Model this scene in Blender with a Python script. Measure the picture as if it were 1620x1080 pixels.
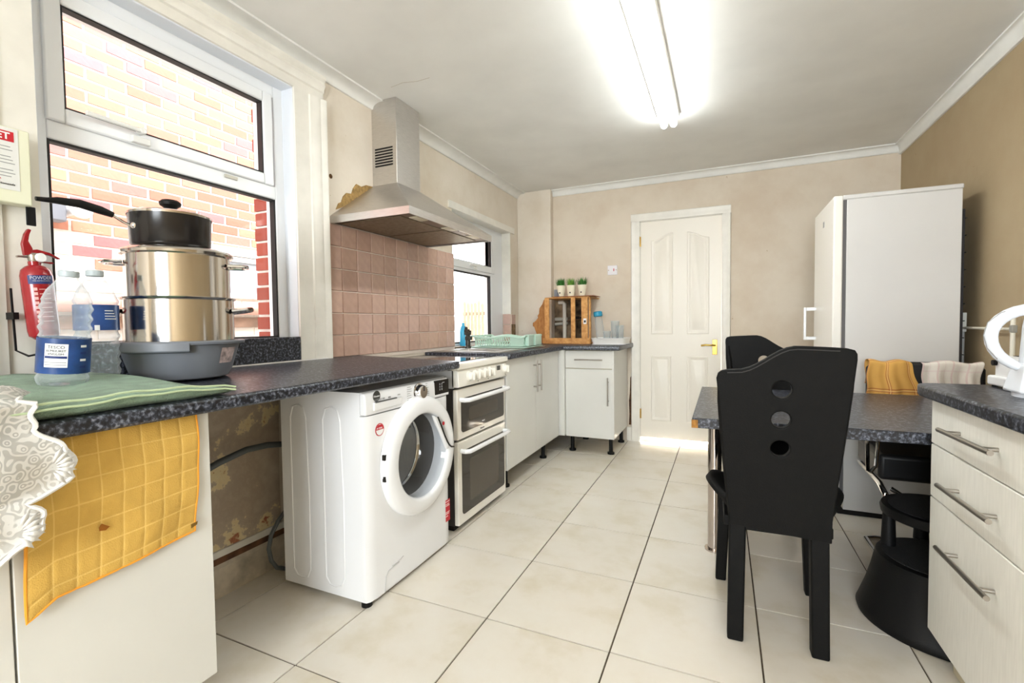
import bpy, bmesh, math, random
from math import sin, cos, pi, radians
from mathutils import Vector, Matrix, Euler
random.seed(7)
SC = bpy.context.scene
for o in list(bpy.data.objects): bpy.data.objects.remove(o)
COL = SC.collection

# ------------------------------------------------------------------ camera, world, sun, exposure
YAW, PITCH, ROLL = 0.4223097, -0.0365487, -0.0116014
cam = bpy.data.objects.new('camera', bpy.data.cameras.new('camera')); COL.objects.link(cam)
cam.data.sensor_width = 36; cam.data.sensor_fit = 'HORIZONTAL'; cam.data.lens = 741.535*36/1620
cam.data.clip_start = .02
_f = Vector((-sin(YAW)*cos(PITCH), cos(YAW)*cos(PITCH), sin(PITCH)))
_r = Vector((cos(YAW), sin(YAW), 0)); _u = _r.cross(_f)
_r2 = _r*cos(ROLL)+_u*sin(ROLL); _u2 = -_r*sin(ROLL)+_u*cos(ROLL)
mw = Matrix((( _r2.x,_u2.x,-_f.x,1.28686),(_r2.y,_u2.y,-_f.y,-1.55157),(_r2.z,_u2.z,-_f.z,1.11923),(0,0,0,1)))
cam.matrix_world = mw
SC.camera = cam
SC.view_settings.view_transform = 'Standard'; SC.view_settings.look = 'None'
SC.view_settings.gamma = 1; SC.view_settings.use_curve_mapping = False
SC.view_settings.exposure = 1.43
W = bpy.data.worlds.new('world'); SC.world = W; W.use_nodes = True
W.node_tree.nodes['Background'].inputs[0].default_value = (.92, .96, 1, 1)
W.node_tree.nodes['Background'].inputs[1].default_value = 2.6
def lamp(name, typ, loc, energy, color=(1,1,1), rot=None, size=None, size_y=None):
    d = bpy.data.lights.new(name, typ); d.energy = energy; d.color = color
    if typ == 'AREA':
        d.shape = 'RECTANGLE'; d.size = size; d.size_y = size_y or size
    elif size: d.shadow_soft_size = size
    o = bpy.data.objects.new(name, d); COL.objects.link(o); o.location = loc
    if rot is not None: o.rotation_euler = rot
    return o
sun = lamp('sun', 'SUN', (0,0,6), 1.3, (1,.98,.96)); sun.data.angle = .02
sun.rotation_euler = Vector((-.72,-.22,-.66)).to_track_quat('-Z','Y').to_euler()
# daylight of the big garden window behind the camera
lamp('daylight_rear_window', 'AREA', (1.25,-4.26,1.55), 44, (.88,.95,1), (radians(90),0,0), 1.5, 1.3)
lamp('hall_lamp', 'POINT', (.95,3.42,.30), 70, (1,.98,.95), size=.08)

# ------------------------------------------------------------------ helpers
OFF = {}
def s2l(c):
    return tuple(((x/255)/12.92 if x/255 <= .04045 else ((x/255+.055)/1.055)**2.4) for x in c)+(1,)
class M:
    def __init__(s): s.v = []; s.f = []; s.uv = None
    def add(s, vs, fs):
        n = len(s.v); s.v += [tuple(v) for v in vs]; s.f += [tuple(i+n for i in f) for f in fs]; return s
    def box(s, x0,x1,y0,y1,z0,z1):
        return s.add([(x0,y0,z0),(x1,y0,z0),(x1,y1,z0),(x0,y1,z0),(x0,y0,z1),(x1,y0,z1),(x1,y1,z1),(x0,y1,z1)],
                     [(0,3,2,1),(4,5,6,7),(0,1,5,4),(1,2,6,5),(2,3,7,6),(3,0,4,7)])
    def hexa(s, b, t):   # bottom 4 + top 4 points, counter-clockwise from above
        return s.add(list(b)+list(t), [(0,3,2,1),(4,5,6,7),(0,1,5,4),(1,2,6,5),(2,3,7,6),(3,0,4,7)])
    def prism(s, pts, axis, a0, a1):
        n = len(pts); vs = []
        for a in (a0,a1):
            for p,q in pts:
                vs.append({'x':(a,p,q),'y':(p,a,q),'z':(p,q,a)}[axis])
        fs = [tuple(range(n))[::-1], tuple(range(n,2*n))]+[(i,(i+1)%n,(i+1)%n+n,i+n) for i in range(n)]
        return s.add(vs, fs)
    def tube(s, pts, r, n=8, closed=False, caps=True):
        P = [Vector(p) for p in pts]; m = len(P); R = r if isinstance(r,(list,tuple)) else [r]*m
        vs = []; prev = None
        for i in range(m):
            if closed: d = P[(i+1)%m]-P[i-1]
            else: d = P[min(i+1,m-1)]-P[max(i-1,0)]
            d.normalize()
            if prev is None:
                a = Vector((0,0,1)) if abs(d.z) < .9 else Vector((1,0,0)); u = d.cross(a).normalized()
            else:
                u = prev-d*prev.dot(d); u.normalize()
            prev = u; w = d.cross(u)
            for k in range(n):
                t = 2*pi*k/n; vs.append(P[i]+(u*cos(t)+w*sin(t))*R[i])
        fs = []
        for i in range(m if closed else m-1):
            j = (i+1)%m
            for k in range(n): fs.append((i*n+k, i*n+(k+1)%n, j*n+(k+1)%n, j*n+k))
        if caps and not closed: fs += [tuple(range(n))[::-1], tuple(range((m-1)*n,m*n))]
        return s.add(vs, fs)
    def cyl(s, p0, p1, r0, r1=None, n=20): return s.tube([p0,p1],[r0,r0 if r1 is None else r1], n)
    def lathe(s, prof, c=(0,0,0), axis='z', n=28, caps=False, sx=1, sy=1):
        vs = []; m = len(prof)
        for r,h in prof:
            for k in range(n):
                t = 2*pi*k/n; a = r*cos(t)*sx; b = r*sin(t)*sy
                p = {'z':(a,b,h),'x':(h,a,b),'y':(a,h,-b)}[axis]
                vs.append((c[0]+p[0],c[1]+p[1],c[2]+p[2]))
        fs = [(i*n+k, i*n+(k+1)%n, (i+1)*n+(k+1)%n, (i+1)*n+k) for i in range(m-1) for k in range(n)]
        if caps: fs += [tuple(range(n))[::-1], tuple(range((m-1)*n,m*n))]
        return s.add(vs, fs)
    def grid(s, fn, nu, nv, thick=None):
        vs = []; uv = []
        for j in range(nv+1):
            for i in range(nu+1):
                vs.append(fn(i/nu, j/nv)); uv.append((i/nu, j/nv))
        fs = [(j*(nu+1)+i, j*(nu+1)+i+1, (j+1)*(nu+1)+i+1, (j+1)*(nu+1)+i) for j in range(nv) for i in range(nu)]
        s.uv = (len(s.v), uv); return s.add(vs, fs)
    def sphere(s, c, rx, ry=None, rz=None, n=12, m=8):
        ry = ry or rx; rz = rz or rx
        vs = [(c[0],c[1],c[2]+rz)]
        for i in range(1,m):
            a = pi*i/m
            for k in range(n):
                t = 2*pi*k/n; vs.append((c[0]+rx*sin(a)*cos(t), c[1]+ry*sin(a)*sin(t), c[2]+rz*cos(a)))
        vs.append((c[0],c[1],c[2]-rz)); L = len(vs)-1
        fs = [(0,1+k,1+(k+1)%n) for k in range(n)]
        for i in range(m-2):
            for k in range(n): fs.append((1+i*n+k,1+(i+1)*n+k,1+(i+1)*n+(k+1)%n,1+i*n+(k+1)%n))
        fs += [(L,1+(m-2)*n+(k+1)%n,1+(m-2)*n+k) for k in range(n)]
        return s.add(vs, fs)
    def rot(s, axis, ang, c=(0,0,0)):
        R = Matrix.Rotation(ang,3,axis); c = Vector(c)
        s.v = [tuple(R@(Vector(v)-c)+c) for v in s.v]; return s
def to_mesh(name, mb, off=(0,0,0), smooth=True, ang=38):
    me = bpy.data.meshes.new(name)
    me.from_pydata([(v[0]-off[0],v[1]-off[1],v[2]-off[2]) for v in mb.v], [], mb.f)
    if mb.uv:
        st, uv = mb.uv; l = me.uv_layers.new(name='UVMap')
        for lp in me.loops:
            k = lp.vertex_index-st
            if 0 <= k < len(uv): l.data[lp.index].uv = uv[k]
    bm = bmesh.new(); bm.from_mesh(me)
    bmesh.ops.recalc_face_normals(bm, faces=bm.faces) if not mb.uv else None
    bm.to_mesh(me); bm.free()
    if smooth:
        me.polygons.foreach_set('use_smooth', [True]*len(me.polygons))
        me.set_sharp_from_angle(angle=radians(ang))
    return me
def make(name, mb, mat, parent=None, bev=0, solid=0, sub=0, seg=2, ang=38, off=None):
    o_ = off if off is not None else (OFF.get(parent.name, (0,0,0)) if parent else (0,0,0))
    me = to_mesh(name, mb, o_, ang=ang)
    if mat: me.materials.append(mat)
    o = bpy.data.objects.new(name, me); COL.objects.link(o)
    if parent: o.parent = parent; OFF[o.name] = o_
    else: o.location = o_; OFF[o.name] = o_
    if solid:
        md = o.modifiers.new('solid','SOLIDIFY'); md.thickness = solid; md.offset = 0
    if sub:
        md = o.modifiers.new('sub','SUBSURF'); md.levels = md.render_levels = sub
    if bev:
        md = o.modifiers.new('bevel','BEVEL'); md.width = bev; md.segments = seg; md.limit_method = 'ANGLE'; md.angle_limit = radians(35)
    return o
def tag(o, label=None, cat=None, group=None, kind=None):
    if label: o['label'] = label
    if cat: o['category'] = cat
    if group: o['group'] = group
    if kind: o['kind'] = kind
    return o
def thing(name, label, cat, loc=(0,0,0), rotz=0, group=None, kind=None, local=False):
    o = bpy.data.objects.new(name, None); COL.objects.link(o); o.location = loc; o.rotation_euler = (0,0,rotz)
    o.empty_display_size = .05
    OFF[o.name] = (0,0,0) if local else tuple(loc)
    return tag(o, label, cat, group, kind)
def solo(name, mb, mat, label, cat, base, group=None, **k):
    o = make(name, mb, mat, None, off=base, **k); return tag(o, label, cat, group)
def struct(name, mb, mat, **k):
    o = make(name, mb, mat, None, **k); o['kind'] = 'structure'; return o
def cut(o, mb):
    c = make('cutter', mb, None); md = o.modifiers.new('cut','BOOLEAN'); md.object = c; md.operation = 'DIFFERENCE'; md.solver = 'EXACT'
    # cutter is given in world coordinates; the object may have an offset
    off = OFF.get(o.name, (0,0,0)); mats = list(o.data.materials)
    root = o
    c.location = tuple(-a for a in off) if o.parent else (0,0,0)
    par = o.parent; loc = o.location.copy(); o.parent = None
    if par is None: c.location = (0,0,0)
    else: o.location = (0,0,0)
    bpy.context.view_layer.update()
    me = bpy.data.meshes.new_from_object(o.evaluated_get(bpy.context.evaluated_depsgraph_get()))
    o.modifiers.clear(); o.data = me; o.parent = par; o.location = loc
    me.polygons.foreach_set('use_smooth', [True]*len(me.polygons)); me.set_sharp_from_angle(angle=radians(35))
    bpy.data.objects.remove(c)
def text(name, s, size, mat, parent, org, xd, zd, align='LEFT', extr=.0004, bold=0):
    cu = bpy.data.curves.new(name,'FONT'); cu.body = s; cu.size = size; cu.align_x = align; cu.extrude = extr; cu.offset = bold; cu.resolution_u = 2
    t = bpy.data.objects.new('tmp', cu); COL.objects.link(t); bpy.context.view_layer.update()
    me = bpy.data.meshes.new_from_object(t.evaluated_get(bpy.context.evaluated_depsgraph_get())); bpy.data.objects.remove(t)
    x = Vector(xd).normalized(); y = Vector(zd).normalized(); z = x.cross(y)
    off = OFF.get(parent.name,(0,0,0))
    o3 = Vector(org)-Vector(off)
    me.transform(Matrix(((x.x,y.x,z.x,o3.x),(x.y,y.y,z.y,o3.y),(x.z,y.z,z.z,o3.z),(0,0,0,1))))
    me.materials.clear(); me.materials.append(mat); me.name = name
    o = bpy.data.objects.new(name, me); COL.objects.link(o); o.parent = parent; OFF[o.name] = off
    return o
def copy_tree(o, parent=None):
    c = o.copy(); COL.objects.link(c); c.parent = parent
    for ch in o.children: copy_tree(ch, c)
    return c
def rrect(a0,a1,b0,b1,r,n=4):
    pts = []
    for cx,cy,t0 in ((a1-r,b1-r,0),(a0+r,b1-r,pi/2),(a0+r,b0+r,pi),(a1-r,b0+r,1.5*pi)):
        for k in range(n+1):
            t = t0+pi/2*k/n; pts.append((cx+r*cos(t), cy+r*sin(t)))
    return pts

# ------------------------------------------------------------------ materials
def nodes(name):
    m = bpy.data.materials.new(name); m.use_nodes = True; t = m.node_tree
    return m, t.nodes, t.links, t.nodes['Principled BSDF']
def N(n, typ, **k):
    x = n.new(typ)
    for a,b in k.items(): setattr(x,a,b)
    return x
def ramp(n, stops):
    r = n.new('ShaderNodeValToRGB'); e = r.color_ramp.elements
    while len(e) < len(stops): e.new(.5)
    for el,(p,c) in zip(e,stops): el.position = p; el.color = s2l(c) if len(c)==3 else c
    return r
def pbr(name, col, rough=.5, metal=0, var=.0, vs=6, bump=0, bs=40, coat=0, spec=.5, sheen=0, trans=0, ior=1.45, stretch=None):
    m,n,l,b = nodes(name); c = s2l(col)
    b.inputs['Base Color'].default_value = c; b.inputs['Roughness'].default_value = rough
    b.inputs['Metallic'].default_value = metal; b.inputs['Specular IOR Level'].default_value = spec
    b.inputs['Coat Weight'].default_value = coat; b.inputs['Coat Roughness'].default_value = .08
    b.inputs['IOR'].default_value = ior; b.inputs['Transmission Weight'].default_value = trans
    if sheen: b.inputs['Sheen Weight'].default_value = sheen
    if var or bump:
        tc = n.new('ShaderNodeTexCoord'); src = tc.outputs['Object']
        if stretch:
            mp = n.new('ShaderNodeMapping'); mp.inputs['Scale'].default_value = stretch; l.new(src, mp.inputs[0]); src = mp.outputs[0]
    if var:
        z = N(n,'ShaderNodeTexNoise'); z.inputs['Scale'].default_value = vs; z.inputs['Detail'].default_value = 5
        l.new(src, z.inputs['Vector'])
        r = ramp(n, [(.3, tuple(max(0,int(x*(1-var))) for x in col)), (.7, col)]); l.new(z.outputs[0], r.inputs[0]); l.new(r.outputs[0], b.inputs['Base Color'])
    if bump:
        z = N(n,'ShaderNodeTexNoise'); z.inputs['Scale'].default_value = bs; z.inputs['Detail'].default_value = 4
        l.new(src, z.inputs['Vector']); bp = n.new('ShaderNodeBump'); bp.inputs['Strength'].default_value = bump; bp.inputs['Distance'].default_value = .01
        l.new(z.outputs[0], bp.inputs['Height']); l.new(bp.outputs[0], b.inputs['Normal'])
    return m
def glass(name, tint=(1,1,1), lo=.03, hi=1.0, rough=0):
    m,n,l,b = nodes(name); n.remove(b); out = n['Material Output']
    t = n.new('ShaderNodeBsdfTransparent'); t.inputs[0].default_value = tint+(1,)
    g = n.new('ShaderNodeBsdfGlossy'); g.inputs['Roughness'].default_value = rough
    f = n.new('ShaderNodeLayerWeight'); f.inputs[0].default_value = .5; pw = N(n,'ShaderNodeMath',operation='POWER'); pw.inputs[1].default_value = 5
    l.new(f.outputs['Facing'], pw.inputs[0])
    mr = n.new('ShaderNodeMapRange'); mr.inputs[3].default_value = lo; mr.inputs[4].default_value = hi*.75
    l.new(pw.outputs[0], mr.inputs[0]); mx = n.new('ShaderNodeMixShader')
    l.new(mr.outputs[0], mx.inputs[0]); l.new(t.outputs[0], mx.inputs[1]); l.new(g.outputs[0], mx.inputs[2]); l.new(mx.outputs[0], out.inputs[0])
    return m
def plastic(name, body=.30):
    # thin clear plastic: mostly see-through, with a pale body and sharp highlights, denser at the rims
    m,n,l,b = nodes(name); out = n['Material Output']; t = n.new('ShaderNodeBsdfTransparent'); t.inputs[0].default_value = (.95,.97,.98,1)
    b.inputs['Base Color'].default_value = s2l((216,224,228)); b.inputs['Roughness'].default_value = .08
    f = n.new('ShaderNodeLayerWeight'); f.inputs[0].default_value = .5; pw = N(n,'ShaderNodeMath',operation='POWER'); pw.inputs[1].default_value = 2.2; l.new(f.outputs['Facing'],pw.inputs[0])
    mr = n.new('ShaderNodeMapRange'); mr.inputs[3].default_value = body*.6; mr.inputs[4].default_value = .85; l.new(pw.outputs[0],mr.inputs[0])
    mx = n.new('ShaderNodeMixShader'); l.new(mr.outputs[0],mx.inputs[0]); l.new(t.outputs[0],mx.inputs[1]); l.new(b.outputs[0],mx.inputs[2]); l.new(mx.outputs[0],out.inputs[0])
    return m
def wallpaint(name, col, dirt=(150,120,80), amount=.35):
    m,n,l,b = nodes(name); tc = n.new('ShaderNodeTexCoord')
    a = n.new('ShaderNodeTexNoise'); a.inputs['Scale'].default_value = 1.7; a.inputs['Detail'].default_value = 8; a.inputs['Roughness'].default_value = .65
    l.new(tc.outputs['Object'], a.inputs['Vector'])
    dk = tuple(int(c*(1-amount)+d*amount) for c,d in zip(col,dirt))
    r = ramp(n, [(.33,dk),(.55,col),(.8,tuple(min(255,c+5) for c in col))]); l.new(a.outputs[0], r.inputs[0])
    v = n.new('ShaderNodeTexNoise'); v.inputs['Scale'].default_value = 23; v.inputs['Detail'].default_value = 3; l.new(tc.outputs['Object'], v.inputs['Vector'])
    r2 = ramp(n, [(.745,(0,0,0)),(.765,(255,255,255))]); l.new(v.outputs[0], r2.inputs[0])
    mx = N(n,'ShaderNodeMix', data_type='RGBA'); l.new(r2.outputs[0], mx.inputs[0]); l.new(r.outputs[0], mx.inputs[6]); mx.inputs[7].default_value = s2l(dirt)
    l.new(mx.outputs[2], b.inputs['Base Color']); b.inputs['Roughness'].default_value = .75
    bp = n.new('ShaderNodeBump'); bp.inputs['Strength'].default_value = .12; bp.inputs['Distance'].default_value = .01
    h = n.new('ShaderNodeTexNoise'); h.inputs['Scale'].default_value = 30; h.inputs['Detail'].default_value = 6; l.new(tc.outputs['Object'], h.inputs['Vector'])
    l.new(h.outputs[0], bp.inputs['Height']); l.new(bp.outputs[0], b.inputs['Normal'])
    return m
def granite(name):
    m,n,l,b = nodes(name); tc = n.new('ShaderNodeTexCoord')
    a = n.new('ShaderNodeTexNoise'); a.inputs['Scale'].default_value = 95; a.inputs['Detail'].default_value = 3; a.inputs['Roughness'].default_value = .6
    l.new(tc.outputs['Object'], a.inputs['Vector'])
    r = ramp(n, [(.40,(20,20,24)),(.50,(40,42,50)),(.58,(78,82,94)),(.66,(124,128,138))]); l.new(a.outputs[0], r.inputs[0])
    l.new(r.outputs[0], b.inputs['Base Color']); b.inputs['Roughness'].default_value = .33; b.inputs['Specular IOR Level'].default_value = .5
    return m
def floortile(name):
    m,n,l,b = nodes(name); tc = n.new('ShaderNodeTexCoord'); oi = n.new('ShaderNodeObjectInfo')
    cb = n.new('ShaderNodeVectorMath'); cb.operation = 'ADD'; sc = n.new('ShaderNodeVectorMath'); sc.operation = 'SCALE'; sc.inputs[0].default_value = (1,1,1)
    l.new(oi.outputs['Random'], sc.inputs['Scale'])
    mu = n.new('ShaderNodeVectorMath'); mu.operation = 'SCALE'; mu.inputs['Scale'].default_value = 40; l.new(sc.outputs[0], mu.inputs[0])
    l.new(tc.outputs['Object'], cb.inputs[0]); l.new(mu.outputs[0], cb.inputs[1])
    a = n.new('ShaderNodeTexNoise'); a.inputs['Scale'].default_value = 4; a.inputs['Detail'].default_value = 7; a.inputs['Roughness'].default_value = .6; l.new(cb.outputs[0], a.inputs['Vector'])
    r = ramp(n, [(.28,(214,203,180)),(.5,(228,220,206)),(.75,(232,226,215))]); l.new(a.outputs[0], r.inputs[0])
    l.new(r.outputs[0], b.inputs['Base Color']); b.inputs['Roughness'].default_value = .28
    return m
def randcol(name, stops, rough=.8, bump=.3, bs=60):
    m,n,l,b = nodes(name); oi = n.new('ShaderNodeObjectInfo'); tc = n.new('ShaderNodeTexCoord')
    r = ramp(n, stops); l.new(oi.outputs['Random'], r.inputs[0])
    z = n.new('ShaderNodeTexNoise'); z.inputs['Scale'].default_value = bs; z.inputs['Detail'].default_value = 4; l.new(tc.outputs['Object'], z.inputs['Vector'])
    hs = n.new('ShaderNodeHueSaturation'); mr = n.new('ShaderNodeMapRange'); mr.inputs[3].default_value = .85; mr.inputs[4].default_value = 1.12
    l.new(z.outputs[0], mr.inputs[0]); l.new(mr.outputs[0], hs.inputs['Value']); l.new(r.outputs[0], hs.inputs['Color']); l.new(hs.outputs[0], b.inputs['Base Color'])
    b.inputs['Roughness'].default_value = rough
    bp = n.new('ShaderNodeBump'); bp.inputs['Strength'].default_value = bump; bp.inputs['Distance'].default_value = .004; l.new(z.outputs[0], bp.inputs['Height']); l.new(bp.outputs[0], b.inputs['Normal'])
    return m
def plaster(name):
    m,n,l,b = nodes(name); tc = n.new('ShaderNodeTexCoord')
    a = n.new('ShaderNodeTexNoise'); a.inputs['Scale'].default_value = 5.5; a.inputs['Detail'].default_value = 8; a.inputs['Roughness'].default_value = .62; l.new(tc.outputs['Object'], a.inputs['Vector'])
    r = ramp(n, [(.27,(150,92,68)),(.34,(172,112,84)),(.36,(222,204,160)),(.415,(226,210,170)),(.43,(186,170,150)),(.5,(176,160,142)),(.7,(202,190,172))]); l.new(a.outputs[0], r.inputs[0])
    r.color_ramp.interpolation = 'LINEAR'
    l.new(r.outputs[0], b.inputs['Base Color']); b.inputs['Roughness'].default_value = .9
    bp = n.new('ShaderNodeBump'); bp.inputs['Strength'].default_value = .5; bp.inputs['Distance'].default_value = .01; l.new(a.outputs[0], bp.inputs['Height']); l.new(bp.outputs[0], b.inputs['Normal'])
    return m
def wood(name, c1, c2, axis=(2,2,14)):
    m,n,l,b = nodes(name); tc = n.new('ShaderNodeTexCoord'); mp = n.new('ShaderNodeMapping'); mp.inputs['Scale'].default_value = axis
    l.new(tc.outputs['Object'], mp.inputs[0]); a = n.new('ShaderNodeTexNoise'); a.inputs['Scale'].default_value = 9; a.inputs['Detail'].default_value = 5; a.inputs['Distortion'].default_value = .6
    l.new(mp.outputs[0], a.inputs['Vector']); r = ramp(n, [(.35,c1),(.65,c2)]); l.new(a.outputs[0], r.inputs[0]); l.new(r.outputs[0], b.inputs['Base Color']); b.inputs['Roughness'].default_value = .6
    return m
def stripes(name, base, bands, rough=.85, nx=5, ny=5, w=.12, second=None, noise=.0):
    # woven grid of bands in UV space
    m,n,l,b = nodes(name); tc = n.new('ShaderNodeTexCoord'); sx = n.new('ShaderNodeSeparateXYZ'); l.new(tc.outputs['UV'], sx.inputs[0])
    def band(sock, k, off=0, width=w):
        a = N(n,'ShaderNodeMath',operation='MULTIPLY_ADD'); l.new(sock,a.inputs[0]); a.inputs[1].default_value = k; a.inputs[2].default_value = off
        f = N(n,'ShaderNodeMath',operation='FRACT'); l.new(a.outputs[0],f.inputs[0])
        g = N(n,'ShaderNodeMath',operation='LESS_THAN'); l.new(f.outputs[0],g.inputs[0]); g.inputs[1].default_value = width
        return g.outputs[0]
    cur = None; last = None
    def over(fac, col, st=.8):
        nonlocal last
        mx = N(n,'ShaderNodeMix',data_type='RGBA'); ml = N(n,'ShaderNodeMath',operation='MULTIPLY'); l.new(fac,ml.inputs[0]); ml.inputs[1].default_value = st
        l.new(ml.outputs[0],mx.inputs[0])
        if last is None: mx.inputs[6].default_value = s2l(base)
        else: l.new(last,mx.inputs[6])
        mx.inputs[7].default_value = s2l(col); last = mx.outputs[2]
    fx = []
    for (col,st,off,width) in bands:
        for ax,k in (('X',nx),('Y',ny)):
            f = band(sx.outputs[ax],k,off,width); over(f,col,st); fx.append(f)
    if noise:
        z = n.new('ShaderNodeTexNoise'); z.inputs['Scale'].default_value = 14; z.inputs['Detail'].default_value = 6; l.new(tc.outputs['Object'], z.inputs['Vector'])
        hs = n.new('ShaderNodeHueSaturation'); mr = n.new('ShaderNodeMapRange'); mr.inputs[3].default_value = 1-noise; mr.inputs[4].default_value = 1+noise*.6
        l.new(z.outputs[0], mr.inputs[0]); l.new(mr.outputs[0], hs.inputs['Value']); l.new(last, hs.inputs['Color']); last = hs.outputs[0]
    l.new(last, b.inputs['Base Color']); b.inputs['Roughness'].default_value = rough
    z2 = n.new('ShaderNodeTexNoise'); z2.inputs['Scale'].default_value = 350; l.new(tc.outputs['Object'], z2.inputs['Vector'])
    bp = n.new('ShaderNodeBump'); bp.inputs['Strength'].default_value = .35; bp.inputs['Distance'].default_value = .004; l.new(z2.outputs[0], bp.inputs['Height']); l.new(bp.outputs[0], b.inputs['Normal'])
    return m
def lace(name):
    m,n,l,b = nodes(name); tc = n.new('ShaderNodeTexCoord'); out = n['Material Output']
    v = N(n,'ShaderNodeTexVoronoi',feature='SMOOTH_F1'); v.inputs['Scale'].default_value = 55; l.new(tc.outputs['Object'], v.inputs['Vector'])
    w = N(n,'ShaderNodeMath',operation='SINE'); mu = N(n,'ShaderNodeMath',operation='MULTIPLY'); mu.inputs[1].default_value = 26; l.new(v.outputs['Distance'], mu.inputs[0]); l.new(mu.outputs[0], w.inputs[0])
    mr = n.new('ShaderNodeMapRange'); mr.inputs[1].default_value = -.3; mr.inputs[2].default_value = .3; mr.inputs[3].default_value = .55; mr.inputs[4].default_value = .97; l.new(w.outputs[0], mr.inputs[0])
    t = n.new('ShaderNodeBsdfTransparent'); mx = n.new('ShaderNodeMixShader'); l.new(mr.outputs[0], mx.inputs[0]); l.new(t.outputs[0], mx.inputs[1]); l.new(b.outputs[0], mx.inputs[2]); l.new(mx.outputs[0], out.inputs[0])
    b.inputs['Base Color'].default_value = s2l((222,220,215)); b.inputs['Roughness'].default_value = .9
    return m
def emit(name, col, st):
    m,n,l,b = nodes(name); b.inputs['Emission Color'].default_value = col+(1,); b.inputs['Emission Strength'].default_value = st; b.inputs['Base Color'].default_value = (.9,.9,.9,1)
    return m

WALL = wallpaint('wall_paint', (224,214,199),(176,152,120),.22); WALLB = wallpaint('wall_paint_back', (220,208,190),(170,144,110),.22); WALLR = wallpaint('wall_tan_right', (172,153,121),(142,116,84),.2)  # right wall set to a darker tan than the other walls
CEIL = pbr('ceiling_paint',(234,233,229),.85,var=.04,vs=3)
TRIM = pbr('gloss_trim_paint',(238,234,224),.35,var=.05,vs=9)
CORN = pbr('cornice_paint',(234,233,228),.6,var=.04,vs=7)
UPVC = pbr('white_upvc',(236,238,240),.25)
RUBBER = pbr('black_rubber',(24,22,22),.6)
GRAN = granite('speckled_laminate')
MELA = pbr('cream_white_melamine',(222,221,215),.3,var=.03,vs=3)
CREAM = pbr('cream_drawer_front',(243,241,232),.38,var=.035,vs=10,stretch=(1,12,1.2))
EDGE = pbr('cabinet_edge',(214,204,176),.5)
ENAM = pbr('white_enamel',(240,241,243),.22,coat=.3)
ENAM2 = pbr('warm_white_enamel',(240,236,226),.25,coat=.2)
STEEL = pbr('brushed_steel',(216,212,207),.36,1,var=.10,vs=20,stretch=(1,1,30))
STEELD = pbr('dull_filter_steel',(160,148,128),.5,1,var=.2,vs=40)
CHROME = pbr('chrome',(226,224,222),.08,1)
POLI = pbr('polished_steel',(206,200,192),.13,1)
NICK = pbr('brushed_nickel',(176,170,162),.32,1)
BRASS = pbr('brass',(196,160,84),.25,1)
BLK = pbr('black_leather',(9,9,9),.6,var=.25,vs=30,bump=.12,bs=220,spec=.22)
BLKP = pbr('black_plastic',(10,10,11),.5,spec=.3,bump=.1,bs=200)
BLKG = pbr('black_gloss',(18,17,18),.12)
DARK = pbr('dark_gap',(26,23,21),.9)
FT = floortile('cream_floor_tile'); GROUT = pbr('brown_grout',(98,84,66),.95,var=.3,vs=20)
PINK = randcol('pink_wall_tile',[(0,(190,156,140)),(.5,(200,167,149)),(1,(205,172,158))],.22,.06,30)
TGROUT = pbr('tile_grout',(222,208,196),.9)
BRICK = randcol('red_brick',[(0,(176,110,92)),(.35,(186,124,104)),(.7,(196,138,112)),(.9,(176,112,108)),(1,(166,114,116))],.9,.4,50)
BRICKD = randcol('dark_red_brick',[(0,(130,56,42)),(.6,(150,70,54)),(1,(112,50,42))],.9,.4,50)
WBRICK = randcol('whitewashed_brick',[(0,(226,220,212)),(.7,(238,232,226)),(1,(214,200,192))],.85,.3,50)
MORT = pbr('pale_mortar',(236,226,216),.95,var=.1,vs=30)
PLAS = plaster('flaking_plaster')
PINE = wood('crate_pine',(186,128,66),(216,164,98),(3,3,3)); PLYW = wood('torn_board',(160,102,44),(186,130,66),(6,2,2))
GREEN = pbr('mint_plastic',(188,216,200),.35)
GLASS = glass('window_glass'); CLEAR = plastic('clear_plastic'); TUMB = plastic('clear_tumbler',.16)
LACE = lace('white_lace')
TOWEL = pbr('green_terry',(160,194,166),.95,var=.16,vs=26,bump=.9,bs=300,sheen=.3)
YCLO = stripes('yellow_microfibre',(214,172,84),[((232,196,112),.75,.0,.07)],.95,8,6.5,noise=.2)
YPLAID = stripes('amber_plaid',(214,164,84),[((156,66,38),.7,.0,.03),((156,66,38),.7,.08,.03),((232,196,130),.5,.035,.04)],.9,2.2,2.6,noise=.12)
PPLAID = stripes('pale_pink_check',(232,224,214),[((214,178,176),.5,.0,.12),((222,200,196),.4,.5,.06)],.9,4,3,noise=.06)
RED = pbr('red_enamel',(150,16,28),.25,coat=.4); REDP = pbr('red_print',(196,30,44),.5); NAVY = pbr('navy_print',(34,52,110),.5); WHT = pbr('white_print',(240,240,240),.5)
INK = pbr('dark_print',(40,38,40),.5); GREY = pbr('grey_plastic',(120,124,132),.42); LGREY = pbr('light_grey_print',(150,150,150),.5)
CREAMB = pbr('pale_cream_box',(232,232,206),.4)
BLUELAB = pbr('blue_bottle_label',(48,88,158),.35,var=.45,vs=14)
HOSE = pbr('grey_hose',(86,90,92),.5)
PINKPIPE = pbr('pink_painted_pipe',(216,168,152),.6)
LEAF = pbr('artificial_grass_blades',(62,138,44),.6,var=.4,vs=60); LEAFL = pbr('light_grass_blades',(136,190,70),.6,var=.3,vs=60)
POTM = pbr('cream_pot',(232,226,202),.5)
OVENG = pbr('oven_dark_glass',(46,40,34),.06,0,spec=.6)
HOBG = pbr('hob_black_glass',(40,30,26),.06,0,spec=.6)
TUBE = emit('fluorescent_tube',(.95,1,1),12.5)

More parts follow.
